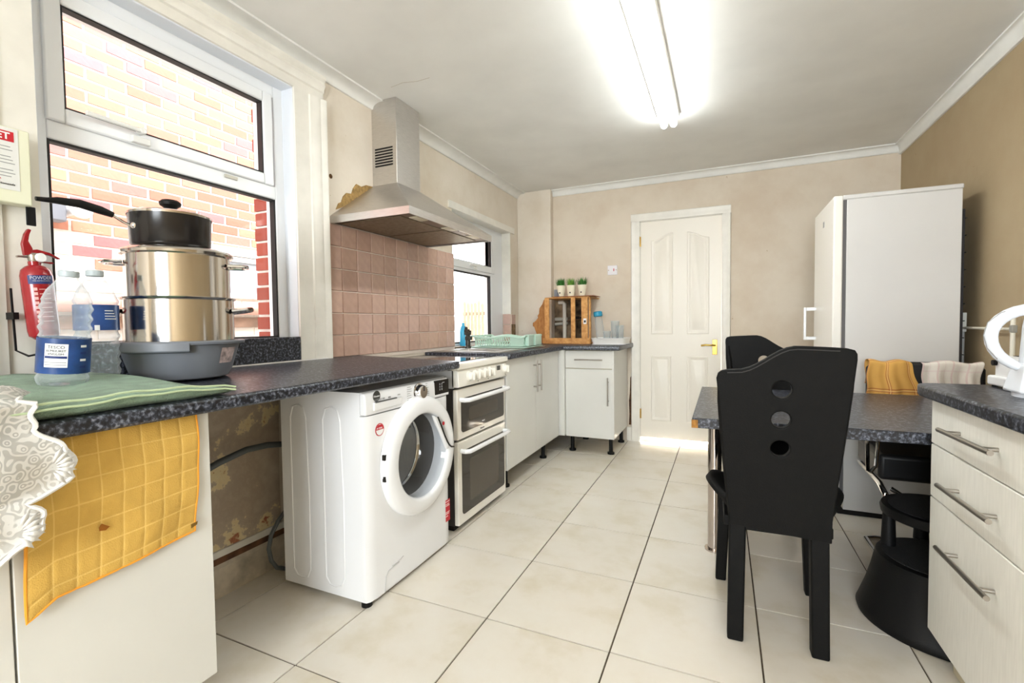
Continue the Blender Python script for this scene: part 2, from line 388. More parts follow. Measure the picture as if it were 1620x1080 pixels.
# ------------------------------------------------------------------ the room shell
XL, XR, YB, YF, ZC = -.63, 2.52, 2.96, -4.2, 2.45
floor = struct('floor', M().box(-.95,2.75,-4.4,3.1,-.12,-.004), GROUT)
T = .47; tiles = {}
for i in range(-2,6):
    for j in range(-9,7):
        x0,x1,y0,y1 = max(i*T,XL), min((i+1)*T,XR), max(j*T,YF), min((j+1)*T,YB)
        if x1-x0 < .02 or y1-y0 < .02: continue
        g = .0022; key = (round(x1-x0,3), round(y1-y0,3))
        if key not in tiles:
            a,b = (x1-x0)/2-g, (y1-y0)/2-g
            tiles[key] = to_mesh('tile', M().hexa([(-a,-b,-.008),(a,-b,-.008),(a,b,-.008),(-a,b,-.008)],[(-a+.001,-b+.001,0),(a-.001,-b+.001,0),(a-.001,b-.001,0),(-a+.001,b-.001,0)]))
            tiles[key].materials.append(FT)
        o = bpy.data.objects.new('tile', tiles[key]); COL.objects.link(o); o.parent = floor
        o.location = ((x0+x1)/2,(y0+y1)/2,random.uniform(-.0004,.0004))
ceiling = struct('ceiling', M().box(-.9,2.75,-4.4,4.3,ZC,ZC+.15), CEIL)
make('hairline_crack', M().tube([(-.408,.612,ZC),(-.32,.60,ZC),(-.24,.622,ZC),(-.157,.619,ZC)],.0012,6), pbr('crack_line',(176,166,150),.9), ceiling)  # thin crack line, darker than the ceiling paint
W1 = (-.82,.14,1.0,2.29); W2 = (1.605,2.70,.93,2.03); XO = -.90
wl = M()
for (y0,y1,z0,z1) in ((-4.4,W1[0],-.1,ZC),(W1[0],W1[1],-.1,W1[2]),(W1[0],W1[1],W1[3],ZC),(W1[1],W2[0],-.1,ZC),(W2[0],W2[1],-.1,W2[2]),(W2[0],W2[1],W2[3],ZC),(W2[1],4.3,-.1,ZC)):
    wl.box(XO,XL,y0,y1,z0,z1)
wall_left = struct('wall_left', wl, WALL)
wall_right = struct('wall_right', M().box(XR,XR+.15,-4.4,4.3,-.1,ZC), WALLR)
DX0, DX1, DZ = .578, 1.283, 2.06
wb = M().box(XL,DX0,YB,YB+.12,-.1,ZC).box(DX1,XR,YB,YB+.12,-.1,ZC).box(DX0,DX1,YB,YB+.12,DZ,ZC)
wall_back = struct('wall_back', wb, WALLB)
struct('wall_front', M().box(XL,.5,YF-.15,YF,-.1,ZC).box(2.0,XR,YF-.15,YF,-.1,ZC).box(.5,2.0,YF-.15,YF,-.1,.9).box(.5,2.0,YF-.15,YF,2.2,ZC), WALL)
struct('pillar', M().box(XL,-.27,2.88,YB,0,ZC), WALL, bev=.004)
# hall behind the closed door
struct('floor_hall', M().box(XL,XR,YB+.12,4.2,-.12,0), FT); struct('wall_hall', M().box(XL,XR,4.2,4.3,-.12,ZC), WALL)
# cornices: coved strips
def cornice(name, axis, base, sgn, a0, a1, zb, ct=.085):
    h = ZC-zb; pr_ = [(0,ZC),(0,zb),(.012,zb),(.016,zb+.008)]
    for k in range(9):
        t = k/8*pi/2; pr_.append((.016+(ct-.026)*(1-cos(t)), zb+.008+(h-.018)*sin(t)))
    pr_ += [(ct,ZC-.01),(ct,ZC)]
    pts = [(base+sgn*p,z) for p,z in pr_]
    return struct(name, M().prism(pts, axis, a0, a1), CORN)
cornice('trim_1','y',XL,1,YF,.705,2.405); cornice('trim_2','y',XL,1,.935,2.88,2.395); cornice('trim_3','x',YB,-1,-.27,XR,2.39,.055); cornice('trim_4','y',XR,-1,YF,YB,2.375,.05)
# splash-back tiles on the left wall
PT, RT = (1.605-.307)/11, .1203
bed = make('tile_bed', M().box(XL,XL+.006,.307,1.605,.93,1.672), TGROUT, wall_left)
tmesh = to_mesh('wall_tile', M().hexa([(0,-PT/2+.0015,-RT/2+.0015),(0,PT/2-.0015,-RT/2+.0015),(0,PT/2-.0015,RT/2-.0015),(0,-PT/2+.0015,RT/2-.0015)],[(.009,-PT/2+.005,-RT/2+.005),(.009,PT/2-.005,-RT/2+.005),(.009,PT/2-.005,RT/2-.005),(.009,-PT/2+.005,RT/2-.005)])); tmesh.materials.append(PINK)
for i in range(11):
    for j in range(6):
        o = bpy.data.objects.new('wall_tile', tmesh); COL.objects.link(o); o.parent = wall_left
        o.location = (XL+.004,.307+(i+.5)*PT,.950+(j+.5)*RT); o.rotation_euler = (0,random.uniform(-.006,.006),random.uniform(-.006,.006))
for j in range(3):   # tiles returning into the far reveal and one left on the wall
    make('wall_tile', M().box(-.715,-.634,2.692,2.70,.90+j*.11,1.005+j*.11), PINK, wall_left, bev=.003)
make('wall_tile', M().box(XL,XL+.008,2.705,2.79,1.12,1.215), PINK, wall_left, bev=.003)
make('wall_patch', M().box(XL,XL+.003,2.705,2.80,.93,1.12), pbr('stripped_tile_bed',(172,142,104),.9,var=.4,vs=30), wall_left)
# broken plaster beside the hood, plug hole
random.seed(3)
pp = [(.40,1.752),(.42,1.79),(.44,1.80),(.455,1.835),(.48,1.86),(.52,1.865),(.535,1.90),(.56,1.93),(.60,1.925),(.64,1.945),(.70,1.95),(.70,1.90)]
make('broken_plaster', M().prism(pp,'x',XL,XL+.006), pbr('raw_yellow_plaster',(186,150,92),.95,var=.35,vs=40,bump=.6,bs=60), wall_left)
make('plug_hole', M().lathe([(.0,.006),(.008,.004),(.013,.001)],(XL,.371,1.922),'x',9), pbr('raw_hole',(120,84,44),.95,var=.5,vs=90), wall_left)
# stripped wall, conduit and skirting below the worktop
make('bare_plaster', M().grid(lambda u,v:(XL+.006+.004*sin(u*9+v*7),-1.3+u*1.3,.16+v*.76),16,10), PLAS, wall_left)
make('bare_brick_band', M().box(XL,XL+.018,-1.2,-.05,.80,.825).box(XL,XL+.014,-1.2,-.05,.865,.89), pbr('bare_brick_strip',(176,112,78),.9,var=.4,vs=14), wall_left)
base = struct('baseboard_left', M().prism([(XL,0),(XL+.022,0),(XL+.022,.09),(XL+.016,.105),(XL+.018,.12),(XL+.008,.135),(XL,.135)],'y',-2.4,.55), pbr('worn_skirting',(222,210,190),.5,var=.3,vs=12))
make('conduit', M().box(XL,XL+.018,-1.4,.5,.165,.195), TRIM, base, bev=.003)
make('exposed_brick_joint', M().box(XL,XL+.01,-1.4,.5,.135,.165), pbr('joint_brown',(120,84,60),.9,var=.4,vs=20), base)

# ------------------------------------------------------------------ window 1 (near) and window 2 (far)
def frame_rect(y0,y1,z0,z1,w,x0,x1):
    return M().box(x0,x1,y0,y0+w,z0,z1).box(x0,x1,y1-w,y1,z0,z1).box(x0,x1,y0+w,y1-w,z0,z0+w).box(x0,x1,y0+w,y1-w,z1-w,z1)
w1 = thing('window_1', None, None, (-.70,-.34,1.0), kind='structure')
XG = -.70
f1 = M().box(-.77,XG,W1[0],-.764,W1[2],W1[3]).box(-.77,XG,.085,W1[1],W1[2],W1[3]).box(-.77,XG,-.764,.085,W1[2],1.068).box(-.77,XG,-.764,.085,2.225,W1[3]).box(-.77,XG,-.764,.085,1.738,1.80)
make('frame', f1, UPVC, w1, bev=.004)
sash = make('sash', frame_rect(-.768,.070,1.797,2.232,.05,-.765,XG+.012), UPVC, w1, bev=.006)
def gasket(y0,y1,z0,z1,x,par,t=.007):
    make('glazing_gasket', frame_rect(y0-.001,y1+.001,z0-.001,z1+.001,t,x-.03,x), RUBBER, par)
gasket(-.718,.020,1.847,2.182,XG+.004,sash); gasket(-.764,.085,1.068,1.738,XG-.006,w1,.009)
make('pane', M().box(-.742,-.736,-.73,.03,1.84,2.19), GLASS, w1); make('pane', M().box(-.742,-.736,-.77,.09,1.06,1.745), GLASS, w1)
hd = make('window_handle', M().box(XG+.01,XG+.03,-.535,-.475,1.800,1.825).box(XG+.03,XG+.043,-.675,-.495,1.838,1.853).cyl((XG+.012,-.505,1.846),(XG+.045,-.505,1.846),.012), pbr('white_handle',(226,226,222),.3), w1, bev=.003)
make('trickle_catch', M().box(XG+.0,XG+.008,-.175,-.115,1.775,1.79), pbr('catch_grey',(200,196,184),.4), w1, bev=.002)
make('reveal_lining', M().box(-.70,XL+.004,.133,.1405,.957,2.284).box(-.70,XL+.004,-.8205,-.814,.957,2.284).box(-.70,XL+.004,-.8205,.1405,2.279,2.2905), pbr('reveal_white',(226,230,236),.45), w1)
cs = M()
def leg(y0,y1,z0,z1):  # vertical casing strips: flat board + two moulding steps
    s_ = 1 if y1 > y0 else -1
    a = [y0,y0+s_*.085,y0+s_*.085,y0+s_*.105,y0+s_*.125,y0+s_*.15,y0+s_*.165,y0+s_*.182]
    pts = [(XL,y0),(XL+.016,y0),(XL+.016,a[1]),(XL+.024,a[1]+s_*.004),(XL+.026,a[3]),(XL+.034,a[4]),(XL+.030,a[5]),(XL+.04,a[6]),(XL+.04,a[7]),(XL,a[7])]
    cs.prism(pts,'z',z0,z1)
leg(.135,1,.945,2.285); leg(-.82,-2,.945,2.285)
pts = [(XL,2.285),(XL+.016,2.285),(XL+.016,2.325),(XL+.024,2.33),(XL+.026,2.345),(XL+.034,2.36),(XL+.030,2.378),(XL+.04,2.39),(XL+.04,2.405),(XL,2.405)]
cs.prism(pts,'y',-1.0,.317)
make('casing', cs, TRIM, w1)
w2 = thing('window_2', None, None, (-.72,2.15,.93), kind='structure'); XH = -.72
make('frame', M().box(-.79,XH,W2[0],1.66,.93,2.03).box(-.79,XH,2.44,2.70,.93,2.03).box(-.79,XH,1.66,2.44,.93,.965).box(-.79,XH,1.66,2.44,1.945,2.03).box(-.79,XH,1.66,2.44,1.575,1.63), UPVC, w2, bev=.004)
s2 = make('sash', frame_rect(1.655,2.50,1.60,1.965,.06,-.78,XH+.014), UPVC, w2, bev=.005)
gasket(1.715,2.442,1.658,1.907,XH+.006,s2,.008); gasket(1.66,2.44,.965,1.575,XH-.004,w2,.012)
make('pane', M().box(-.762,-.757,1.70,2.45,1.65,1.91), GLASS, w2); make('pane', M().box(-.762,-.757,1.65,2.45,.96,1.58), GLASS, w2)
make('window_handle', M().box(XH+.012,XH+.03,2.06,2.12,1.61,1.635).box(XH+.03,XH+.04,1.98,2.10,1.628,1.64), pbr('white_handle_far',(226,226,222),.3), w2, bev=.002)
make('reveal_lining', M().box(XH,XL+.003,1.605,2.70,2.018,2.0305).box(XH,XL+.001,2.692,2.7005,1.22,2.018).box(XL,XL+.012,1.55,2.78,2.02,2.075), TRIM, w2)
make('sill_board', M().box(XH,XL,1.605,2.70,.925,.945), pbr('stone_sill',(150,128,104),.6,var=.3,vs=20), w2)
solo('washing_up_bottle', M().lathe([(0,.945),(.026,.945),(.030,.955),(.030,1.06),(.022,1.10),(.011,1.115),(.011,1.135),(0,1.137)],(-.675,1.83,0),'z',18), pbr('blue_liquid',(60,170,214),.2), 'blue washing-up liquid bottle standing on the far window sill', 'bottle', (-.675,1.83,.945))

# ------------------------------------------------------------------ outside: passage, neighbour's brick wall, garden fence
struct('ground_outside', M().box(-9,XO,-3,14,-.3,-.15), pbr('passage_concrete',(200,196,188),.9,var=.2,vs=3))
XN = -2.4
nw = struct('wall_neighbour', M().box(XN-.25,XN-.001,-3,1.9,-.2,5.0), MORT)
bmesh_ = [to_mesh('brick', M().hexa([(-.008,-.105-.0*k,-.0325),(-.008,.105,-.0325),(-.008,.105,.0325),(-.008,-.105,.0325)],[(.004,-.103,-.030),(.004,.103-.002*k,-.031+.001*k),(.004,.103,.030),(.004,-.103,.031)])) for k in range(3)]
bhalf = to_mesh('brick', M().box(-.008,.004,-.049,.049,-.031,.031))
for me in bmesh_+[bhalf]: me.materials.append(BRICK)
def mk2(me, mat):
    c = me.copy(); c.materials.clear(); c.materials.append(mat); return c
wmesh = [mk2(m_,WBRICK) for m_ in bmesh_]; rest = M(); restw = M(); nb = 0
for j in range(0,68):
    z = -.15+j*.075+.0375
    for i in range(-14,9):
        y = i*.2225+(.111 if j%2 else 0)
        if y > 1.78: continue
        patch = .0 < y < .24 and 1.49 < z < 1.73
        white = z < 1.745 and not patch
        if white and .93 < y < 1.35 and 1.33 < z < 1.7: pass
        if -.55 < y < 1.72 and 1.12 < z < 3.30 and nb < 298:
            o = bpy.data.objects.new('brick', (wmesh if white else bmesh_)[random.randrange(3)]); COL.objects.link(o); o.parent = nw
            o.location = (XN+random.uniform(-.002,.003),y,z); nb += 1
        else:
            (restw if white else rest).box(XN-.008,XN+.004,y-.104,y+.104,z-.031,z+.031)
o = make('outer_bricks', rest, pbr('brick_red_plain',(182,114,92),.9,var=.3,vs=9), nw); o['kind'] = 'stuff'
o = make('outer_whitewashed_bricks', restw, pbr('brick_white_plain',(232,226,220),.9,var=.12,vs=9), nw); o['kind'] = 'stuff'
make('window_band', M().box(XN,XN+.04,.86,1.62,1.705,1.775), pbr('white_stone',(240,238,234),.7), nw, bev=.004)
nf = make('window_frame', frame_rect(.93,1.62,1.36,1.70,.04,XN,XN+.03), UPVC, nw, bev=.003)
make('window_pane', M().box(XN+.004,XN+.012,.97,1.58,1.40,1.66), pbr('neighbour_glass',(150,158,166),.1), nf)
make('wall_pipe', M().cyl((XN+.06,-.6,1.27),(XN+.06,1.8,1.27),.045,n=14), PINKPIPE, nw)
make('plinth_stone', M().box(XN,XN+.03,-.6,1.8,1.12,1.20), pbr('brown_stone',(172,140,120),.9,var=.35,vs=7), nw)
fl = thing('outdoor_floodlight', 'grey outdoor floodlight with a round lens fixed to the neighbouring brick wall', 'lamp', (XN,-.06,1.82))
make('housing', M().box(XN+.03,XN+.12,-.30,-.06,1.76,1.88), GREY, fl, bev=.01); make('bracket', M().box(XN+.002,XN+.03,-.17,-.11,1.78,1.85), GREY, fl, bev=.003)
make('lens', M().lathe([(.05,.0),(.055,.03),(.035,.035),(.0,.03)],(XN+.12,.0,1.845),'x',18).cyl((XN+.03,-.06,1.82),(XN+.12,-.0,1.845),.025), pbr('lens_white',(230,234,236),.2), fl)
# outer brick jamb of our own wall seen through the near window
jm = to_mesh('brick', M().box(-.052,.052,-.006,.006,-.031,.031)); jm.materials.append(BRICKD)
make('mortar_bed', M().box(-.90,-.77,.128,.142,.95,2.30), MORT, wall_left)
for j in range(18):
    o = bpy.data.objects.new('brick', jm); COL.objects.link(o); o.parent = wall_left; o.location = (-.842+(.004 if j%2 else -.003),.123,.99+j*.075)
fe = thing('garden_fence', 'pale timber slat fence in the garden beyond the far window', 'fence', (-3.0,6.5,-.15))
sl = to_mesh('slat', M().prism([(-.03,0),(.03,0),(.03,1.68),(0,1.72),(-.03,1.68)],'y',-.01,.01)); sl.materials.append(pbr('weathered_timber',(176,150,124),.8,var=.3,vs=10,stretch=(9,9,.6)))
for k in range(34):
    o = bpy.data.objects.new('slat', sl); COL.objects.link(o); o.parent = fe; o.location = (-.34+k*.078,0,random.uniform(-.03,.03))
for z in (.3,1.3): make('rail', M().box(-3.4,-.3,6.51,6.55,z,z+.07), sl.materials[0], fe)
struct('wall_garden', M().box(-3.62,-3.38,6.3,9,-.15,1.2), WBRICK)

# ------------------------------------------------------------------ door 1 in the back wall
d1 = thing('door_1', None, None, (.93,YB,0), kind='structure')
leaf = make('door_leaf', M().box(DX0+.006,DX1-.006,YB+.006,YB+.046,.042,DZ-.006), pbr('door_gloss_white',(240,234,222),.35), d1, bev=.002)
def panel(x0,x1,z0,z1,arch):
    n = 10; top = []
    for k in range(n+1):
        u = k/n; x = x1+(x0-x1)*u
        h = z1
        if arch: 
            w_ = (1-u) if arch > 0 else u
            h = z1-.062*(1-(3*w_*w_-2*w_**3)) 
        top.append((x,h))
    outl = [(x0,z0),(x1,z0)]+top
    cx,cz = (x0+x1)/2,(z0+z1)/2; m = M(); loops = []
    yf = YB+.006
    for d,dy in ((0,0),(.006,.007),(.018,.007),(.026,.001),(.036,.001),(.05,.006)):
        loops.append([(cx+(x-cx)*(1-2*d/(x1-x0)),yf-dy,cz+(z-cz)*(1-2*d/(z1-z0))) for x,z in outl])
    k = len(outl); vs = [p for lp in loops for p in lp]
    fs = [(i*k+a,i*k+(a+1)%k,(i+1)*k+(a+1)%k,(i+1)*k+a) for i in range(len(loops)-1) for a in range(k)]+[tuple(range((len(loops)-1)*k,len(loops)*k))]
    make('panel', m.add(vs,fs), leaf.data.materials[0], leaf)
panel(.68,.872,1.012,1.937,1); panel(.993,1.178,1.012,1.932,-1); panel(.68,.857,.205,.812,0); panel(.993,1.172,.205,.812,0)
hb = make('door_handle', M().box(1.205,1.245,YB-.002,YB+.006,.83,.965), BRASS, leaf, bev=.002)
make('lever', M().tube([(1.225,YB,.915),(1.225,YB-.045,.915),(1.20,YB-.05,.915),(1.15,YB-.05,.918),(1.115,YB-.045,.912)],.0085,10), BRASS, d1)
for z in (.22,1.83): make('hinge', M().cyl((DX0+.003,YB-.004,z),(DX0+.003,YB-.004,z+.09),.006,n=10).box(DX0-.012,DX0+.012,YB-.001,YB+.007,z,z+.09), BRASS, d1)
ar = M(); prof = [(0,0),(.0,-.016),(.014,-.02),(.03,-.016),(.05,-.022),(.072,-.024),(.078,-.016),(.078,0)]
ar.prism([(DX0-p,YB+q) for p,q in prof],'z',0,DZ); ar.prism([(DX1+p*.85,YB+q) for p,q in prof],'z',0,DZ)
ar.prism([(YB+q,DZ+p*.9) for p,q in prof],'x',DX0-.078,DX1+.066)
make('architrave', ar, TRIM, d1)
make('door_lining', M().box(DX0-.001,DX0+.005,YB,YB+.12,0,DZ).box(DX1-.005,DX1+.001,YB,YB+.12,0,DZ).box(DX0,DX1,YB,YB+.12,DZ-.005,DZ+.001), TRIM, d1)
struct('baseboard_back', M().box(1.35,XR,YB-.018,YB,0,.12).box(.46,.502,YB-.03,YB,0,.13), TRIM, bev=.004)
make('damp_patch', M().prism([(.475,.15),(.498,.15),(.498,.62),(.488,.6),(.484,.45),(.476,.38),(.480,.25)],'y',YB-.002,YB), pbr('rotten_brown',(110,72,42),.9,var=.5,vs=60), wall_back)
sp = thing('fused_spur_switch', 'small white double wall switch beside the white panelled door', 'switch', (.324,YB,1.625))
make('plate', M().box(.278,.370,YB-.010,YB,1.580,1.670), pbr('switch_white',(238,236,240),.3), sp, bev=.003)
make('rocker', M().box(.302,.318,YB-.014,YB-.008,1.612,1.642), WHT, sp, bev=.002); make('neon', M().box(.334,.342,YB-.012,YB-.008,1.615,1.64), REDP, sp)
make('screw', M().cyl((.288,YB-.012,1.626),(.288,YB-.009,1.626),.004,n=8), BRASS, sp); make('screw', M().cyl((.360,YB-.012,1.626),(.360,YB-.009,1.626),.004,n=8), BRASS, sp)

# ------------------------------------------------------------------ left worktop (slopes a little), upstand, near cabinet
def ztop(x): return .932+.021*(.045-x)/.675
def slab(y0,y1,xf=.045,xb=XL+.002,th=.038):
    # rounded front edge profile in x-z
    p = [(xb,ztop(xb)),(xf-.012,ztop(xf))]
    for k in range(1,5):
        t = pi/2*k/4; p.append((xf-.012+.012*sin(t), ztop(xf)-.012+.012*cos(t)))
    p += [(xf,ztop(xf)-th+.006),(xf-.006,ztop(xf)-th),(xb,ztop(xb)-th)]
    return M().prism(p,'y',y0,y1)
solo('worktop', slab(-1.75,.545), GRAN, 'long dark speckled worktop under the near window, over the washing machine', 'worktop', (-.3,-.6,.90))
solo('worktop_upstand', M().box(XL+.001,XL+.022,-.815,.128,.957,1.071), GRAN, 'dark speckled upstand strip standing on the worktop below the near window', 'upstand', (XL,-.34,.957), bev=.003)
make('sealant', M().box(XL+.022,XL+.034,-.815,.317,.951,.957), pbr('white_sealant',(236,234,230),.4), wall_left)
cb = thing('base_cabinet', 'white base cabinet behind the hanging yellow cloth', 'cabinet', (-.3,-1.0,0))
make('carcass', M().box(-.57,-.02,-1.72,-.727,.15,.888), MELA, cb)
make('door', M().box(-.019,0,-1.125,-.727,.155,.888), MELA, cb, bev=.002); make('door', M().box(-.019,0,-1.72,-1.129,.155,.888), MELA, cb, bev=.002)
for x in (-.5,-.1):
    for y in (-1.65,-.8): make('leg', M().cyl((x,y,0),(x,y,.15),.018,n=12).cyl((x,y,0),(x,y,.012),.03,n=12), BLKP, cb)

# ------------------------------------------------------------------ washing machine
wm = thing('washing_machine', 'white front loading washing machine with a round glass door under the worktop', 'washing machine', (-.2,.17,0))
WY0, WY1, WZ = -.137, .472, .858; DCY, DCZ = .208, .532
body = make('body', M().box(-.44,-.006,WY0,WY1,.022,WZ-.004), ENAM, wm)
fp = make('front_panel', M().prism([(-.006,WY0),(.006,WY0+.001),(.016,WY0+.014),(.022,WY0+.05),(.024,.17),(.022,WY1-.05),(.016,WY1-.014),(.006,WY1-.001),(-.006,WY1)],'z',.022,.764), ENAM, wm)
cut(body, M().lathe([(.19,-.30),(.19,.08)],(0,DCY,DCZ),'x',40,True)); cut(fp, M().lathe([(.19,-.30),(.19,.08)],(0,DCY,DCZ),'x',40,True))
for x0,x1 in ((-.388,-.285),(-.205,-.098)):   # pressed ribs of the side panel
    pts = [(x0+.004,.06+.03),(x0+.004,.74),(x0+.02,.785),((x0+x1)/2,.795),(x1-.024,.785),(x1-.010,.74),(x1,.42),(x1-.004,.10),(x1-.02,.066),((x0+x1)/2,.058),(x0+.024,.062)]
    make('side_rib', M().tube([(x,WY0+.0005,z) for x,z in pts],.0042,6,closed=True), ENAM, wm)
make('control_panel', M().prism([(-.006,.768),(.024,.768),(.024,.80),(.021,.842),(.012,.856),(-.006,.858)],'y',WY0+.001,WY1), ENAM, wm, bev=.005)
make('top_cover', M().box(-.44,-.006,WY0,WY1,WZ-.004,WZ), ENAM, wm)
dr = make('detergent_drawer', M().prism([(.020,.782),(.030,.782),(.031,.815),(.022,.815)],'y',-.092,.085), ENAM, wm, bev=.003)
make('drawer_recess', M().box(.0225,.0312,-.085,.05,.812,.8165), pbr('recess_grey',(90,90,92),.5), dr)
dl = make('dial', M().lathe([(.040,.022),(.040,.026),(.033,.028),(.031,.048),(.027,.053),(0,.053)],(0,.215,.817),'x',28), CHROME, wm)
make('dial_mark', M().box(.053,.0545,.213,.217,.822,.846), INK, dl)
make('display', M().prism(rrect(.345,.468,.782,.850,.004),'x',.018,.0245), BLKG, wm)
for k in range(3):
    for q in range(2): make('display_segment', M().box(.0246,.0252,.385+q*.018,.392+q*.018,.80+k*.013,.809+k*.013), LGREY, wm)
make('display_segment', M().box(.0246,.0252,.41,.43,.834,.838), LGREY, wm)
X, Z = (0,1,0), (0,0,1)
em = make('maker_badge', M().lathe([(.0,.0245),(.021,.0245),(.022,.0235)],(0,-.070,.838),'x',24), pbr('badge_dark',(70,70,66),.3), wm)
text('badge_lettering','Hoover',.0115,WHT,em,(.0250,-.0885,.8345),X,Z)
text('lettering','H-WASH 300',.011,LGREY,wm,(.0247,-.085,.8195),X,Z); text('lettering','LITE',.009,INK,wm,(.0247,.0,.8195),X,Z); text('lettering','8 KG',.008,LGREY,wm,(.0247,.062,.822),X,Z)
random.seed(5)
for k in range(7):
    make('programme_text', M().box(.0238,.0243,.128,.128+random.uniform(.02,.034),.789+k*.0095,.7912+k*.0095), LGREY, wm)
    make('programme_text', M().box(.0238,.0243,.268,.268+random.uniform(.012,.03),.789+k*.0095,.7912+k*.0095), LGREY, wm)
# door: ring, glass bowl, drum
ring = make('door_ring', M().lathe([(.186,.02),(.188,.050),(.194,.060),(.205,.065),(.245,.060),(.262,.048),(.268,.036),(.268,.024)],(0,DCY,DCZ),'x',56), ENAM, wm)
make('door_bowl', M().lathe([(.187,.050),(.178,.03),(.165,-.03),(.14,-.075),(.09,-.095),(0,-.10)],(0,DCY,DCZ),'x',40), glass('bowl_glass',(.80,.82,.84),.05,.8,.02), wm)
make('door_seal', M().lathe([(.192,.018),(.19,-.02),(.182,-.09),(.178,-.12)],(0,DCY,DCZ),'x',40), pbr('grey_seal',(112,110,108),.6), wm)
make('drum_lip', M().lathe([(.177,-.115),(.182,-.108),(.178,-.10),(.172,-.105)],(0,DCY,DCZ),'x',40), CHROME, wm)
drm,n_,l_,b_ = nodes('perforated_drum'); tc_ = n_.new('ShaderNodeTexCoord'); vo = n_.new('ShaderNodeTexVoronoi'); vo.inputs['Scale'].default_value = 75; vo.inputs['Randomness'].default_value = .15
l_.new(tc_.outputs['Object'],vo.inputs['Vector']); rr = ramp(n_,[(.24,(10,10,10)),(.30,(120,114,108))]); l_.new(vo.outputs['Distance'],rr.inputs[0]); l_.new(rr.outputs[0],b_.inputs['Base Color']); b_.inputs['Metallic'].default_value = .8; b_.inputs['Roughness'].default_value = .35
make('drum', M().lathe([(.178,-.12),(.21,-.125),(.21,-.40),(0,-.405)],(0,DCY,DCZ),'x',40), drm, wm)
for a in (.5,2.6,4.7): make('drum_paddle', M().hexa(*[[(x,DCY+r*cos(a+d),DCZ+r*sin(a+d)) for x,r,d in ((-.14,.205,-.12),(-.39,.205,-.12),(-.39,.205,.12),(-.14,.205,.12))],[(x,DCY+r*cos(a+d),DCZ+r*sin(a+d)) for x,r,d in ((-.17,.15,-.05),(-.37,.15,-.05),(-.37,.15,.05),(-.17,.15,.05))]]), pbr('paddle_grey',(130,130,132),.4), wm)
hp = [(.298,.687),(.312,.664),(.328,.636),(.352,.592),(.376,.555),(.394,.533),(.412,.520),(.436,.514)]
inner = [(DCY+.187*cos(t),DCZ+.187*sin(t)) for t in [radians(a) for a in (-2,8,18,28,38,46)]]
make('door_handle', M().prism([(.298,.687),(.312,.664),(.328,.636),(.352,.592),(.376,.555),(.394,.533)][::-1]+[(.270,.700),(.285,.672),(.318,.62),(.345,.575),(.368,.535),(.380,.515)],'x',.052,.068), ENAM, wm, bev=.003)
make('handle_gap', M().tube([(.0672,y+.004,z) for y,z in hp],.0042,8), BLKG, wm)
make('red_dot', M().lathe([(0,.0665),(.009,.0665),(.009,.064)],(0,.352,.648),'x',16), REDP, wm)
for z in (.575,.487): make('hinge_slot', M().box(.034,.047,-.058,-.033,z,z+.022), DARK, wm)
sk = make('warranty_sticker', M().lathe([(0,.0232),(.026,.0232),(.026,.022)],(0,-.055,.70),'x',24), REDP, wm)
make('sticker_centre', M().lathe([(0,.0238),(.0225,.0238)],(0,-.055,.70),'x',24), WHT, sk); make('sticker_band', M().prism([(-.077,.700),(-.033,.700),(-.035,.712),(-.045,.720),(-.065,.720),(-.075,.712)],'x',.0236,.0243), REDP, sk)
text('sticker_lettering','10 YEAR',.0095,WHT,sk,(.0245,-.0755,.7035),X,Z)
rs = make('energy_sticker', M().box(.0205,.0212,.405,.468,.128,.238), REDP, wm)
for k,(a,b_) in enumerate(((.226,.056),(.213,.05),(.205,.054),(.172,.055),(.164,.05),(.152,.04))): make('sticker_text', M().box(.0212,.0218,.409,.409+b_,a,a+.005), pbr('pale_red',(236,196,196),.5), rs)
make('filter_flap', M().tube([(.0235,-.045,.024),(.0235,-.037,.085),(.0235,-.02,.100),(.0235,.03,.108),(.0235,.08,.118)],.0016,6).box(.0215,.025,.005,.05,.104,.111), pbr('flap_line',(190,190,192),.4), wm)
for x in (-.40,-.03):
    for y in (WY0+.05,WY1-.05): make('foot', M().cyl((x,y,0),(x,y,.024),.022,n=12), BLKP, wm)
make('foot', M().cyl((-.01,WY0+.022,0),(-.01,WY0+.022,.024),.022,n=12), BLKP, wm)
solo('waste_hose', M().tube([(-.56,-.70,.46),(-.56,-.55,.50),(-.56,-.44,.545),(-.55,-.34,.58),(-.55,-.22,.602),(-.55,-.12,.598),(-.55,-.0,.575),(-.55,.12,.52)],.0135,10), HOSE, 'grey corrugated waste hose running along the bare wall beside the washing machine', 'hose', (-.55,-.4,.72))
solo('power_cable', M().tube([(-.50,.02,.34),(-.50,-.06,.31),(-.50,-.117,.265),(-.50,-.155,.215),(-.50,-.168,.16),(-.50,-.158,.105),(-.50,-.13,.06),(-.50,-.08,.03),(-.50,0,.012),(-.5,.06,.012)],.009,8), HOSE, 'thin grey cable looping down to the floor behind the washing machine', 'cable', (-.52,-.1,.012))

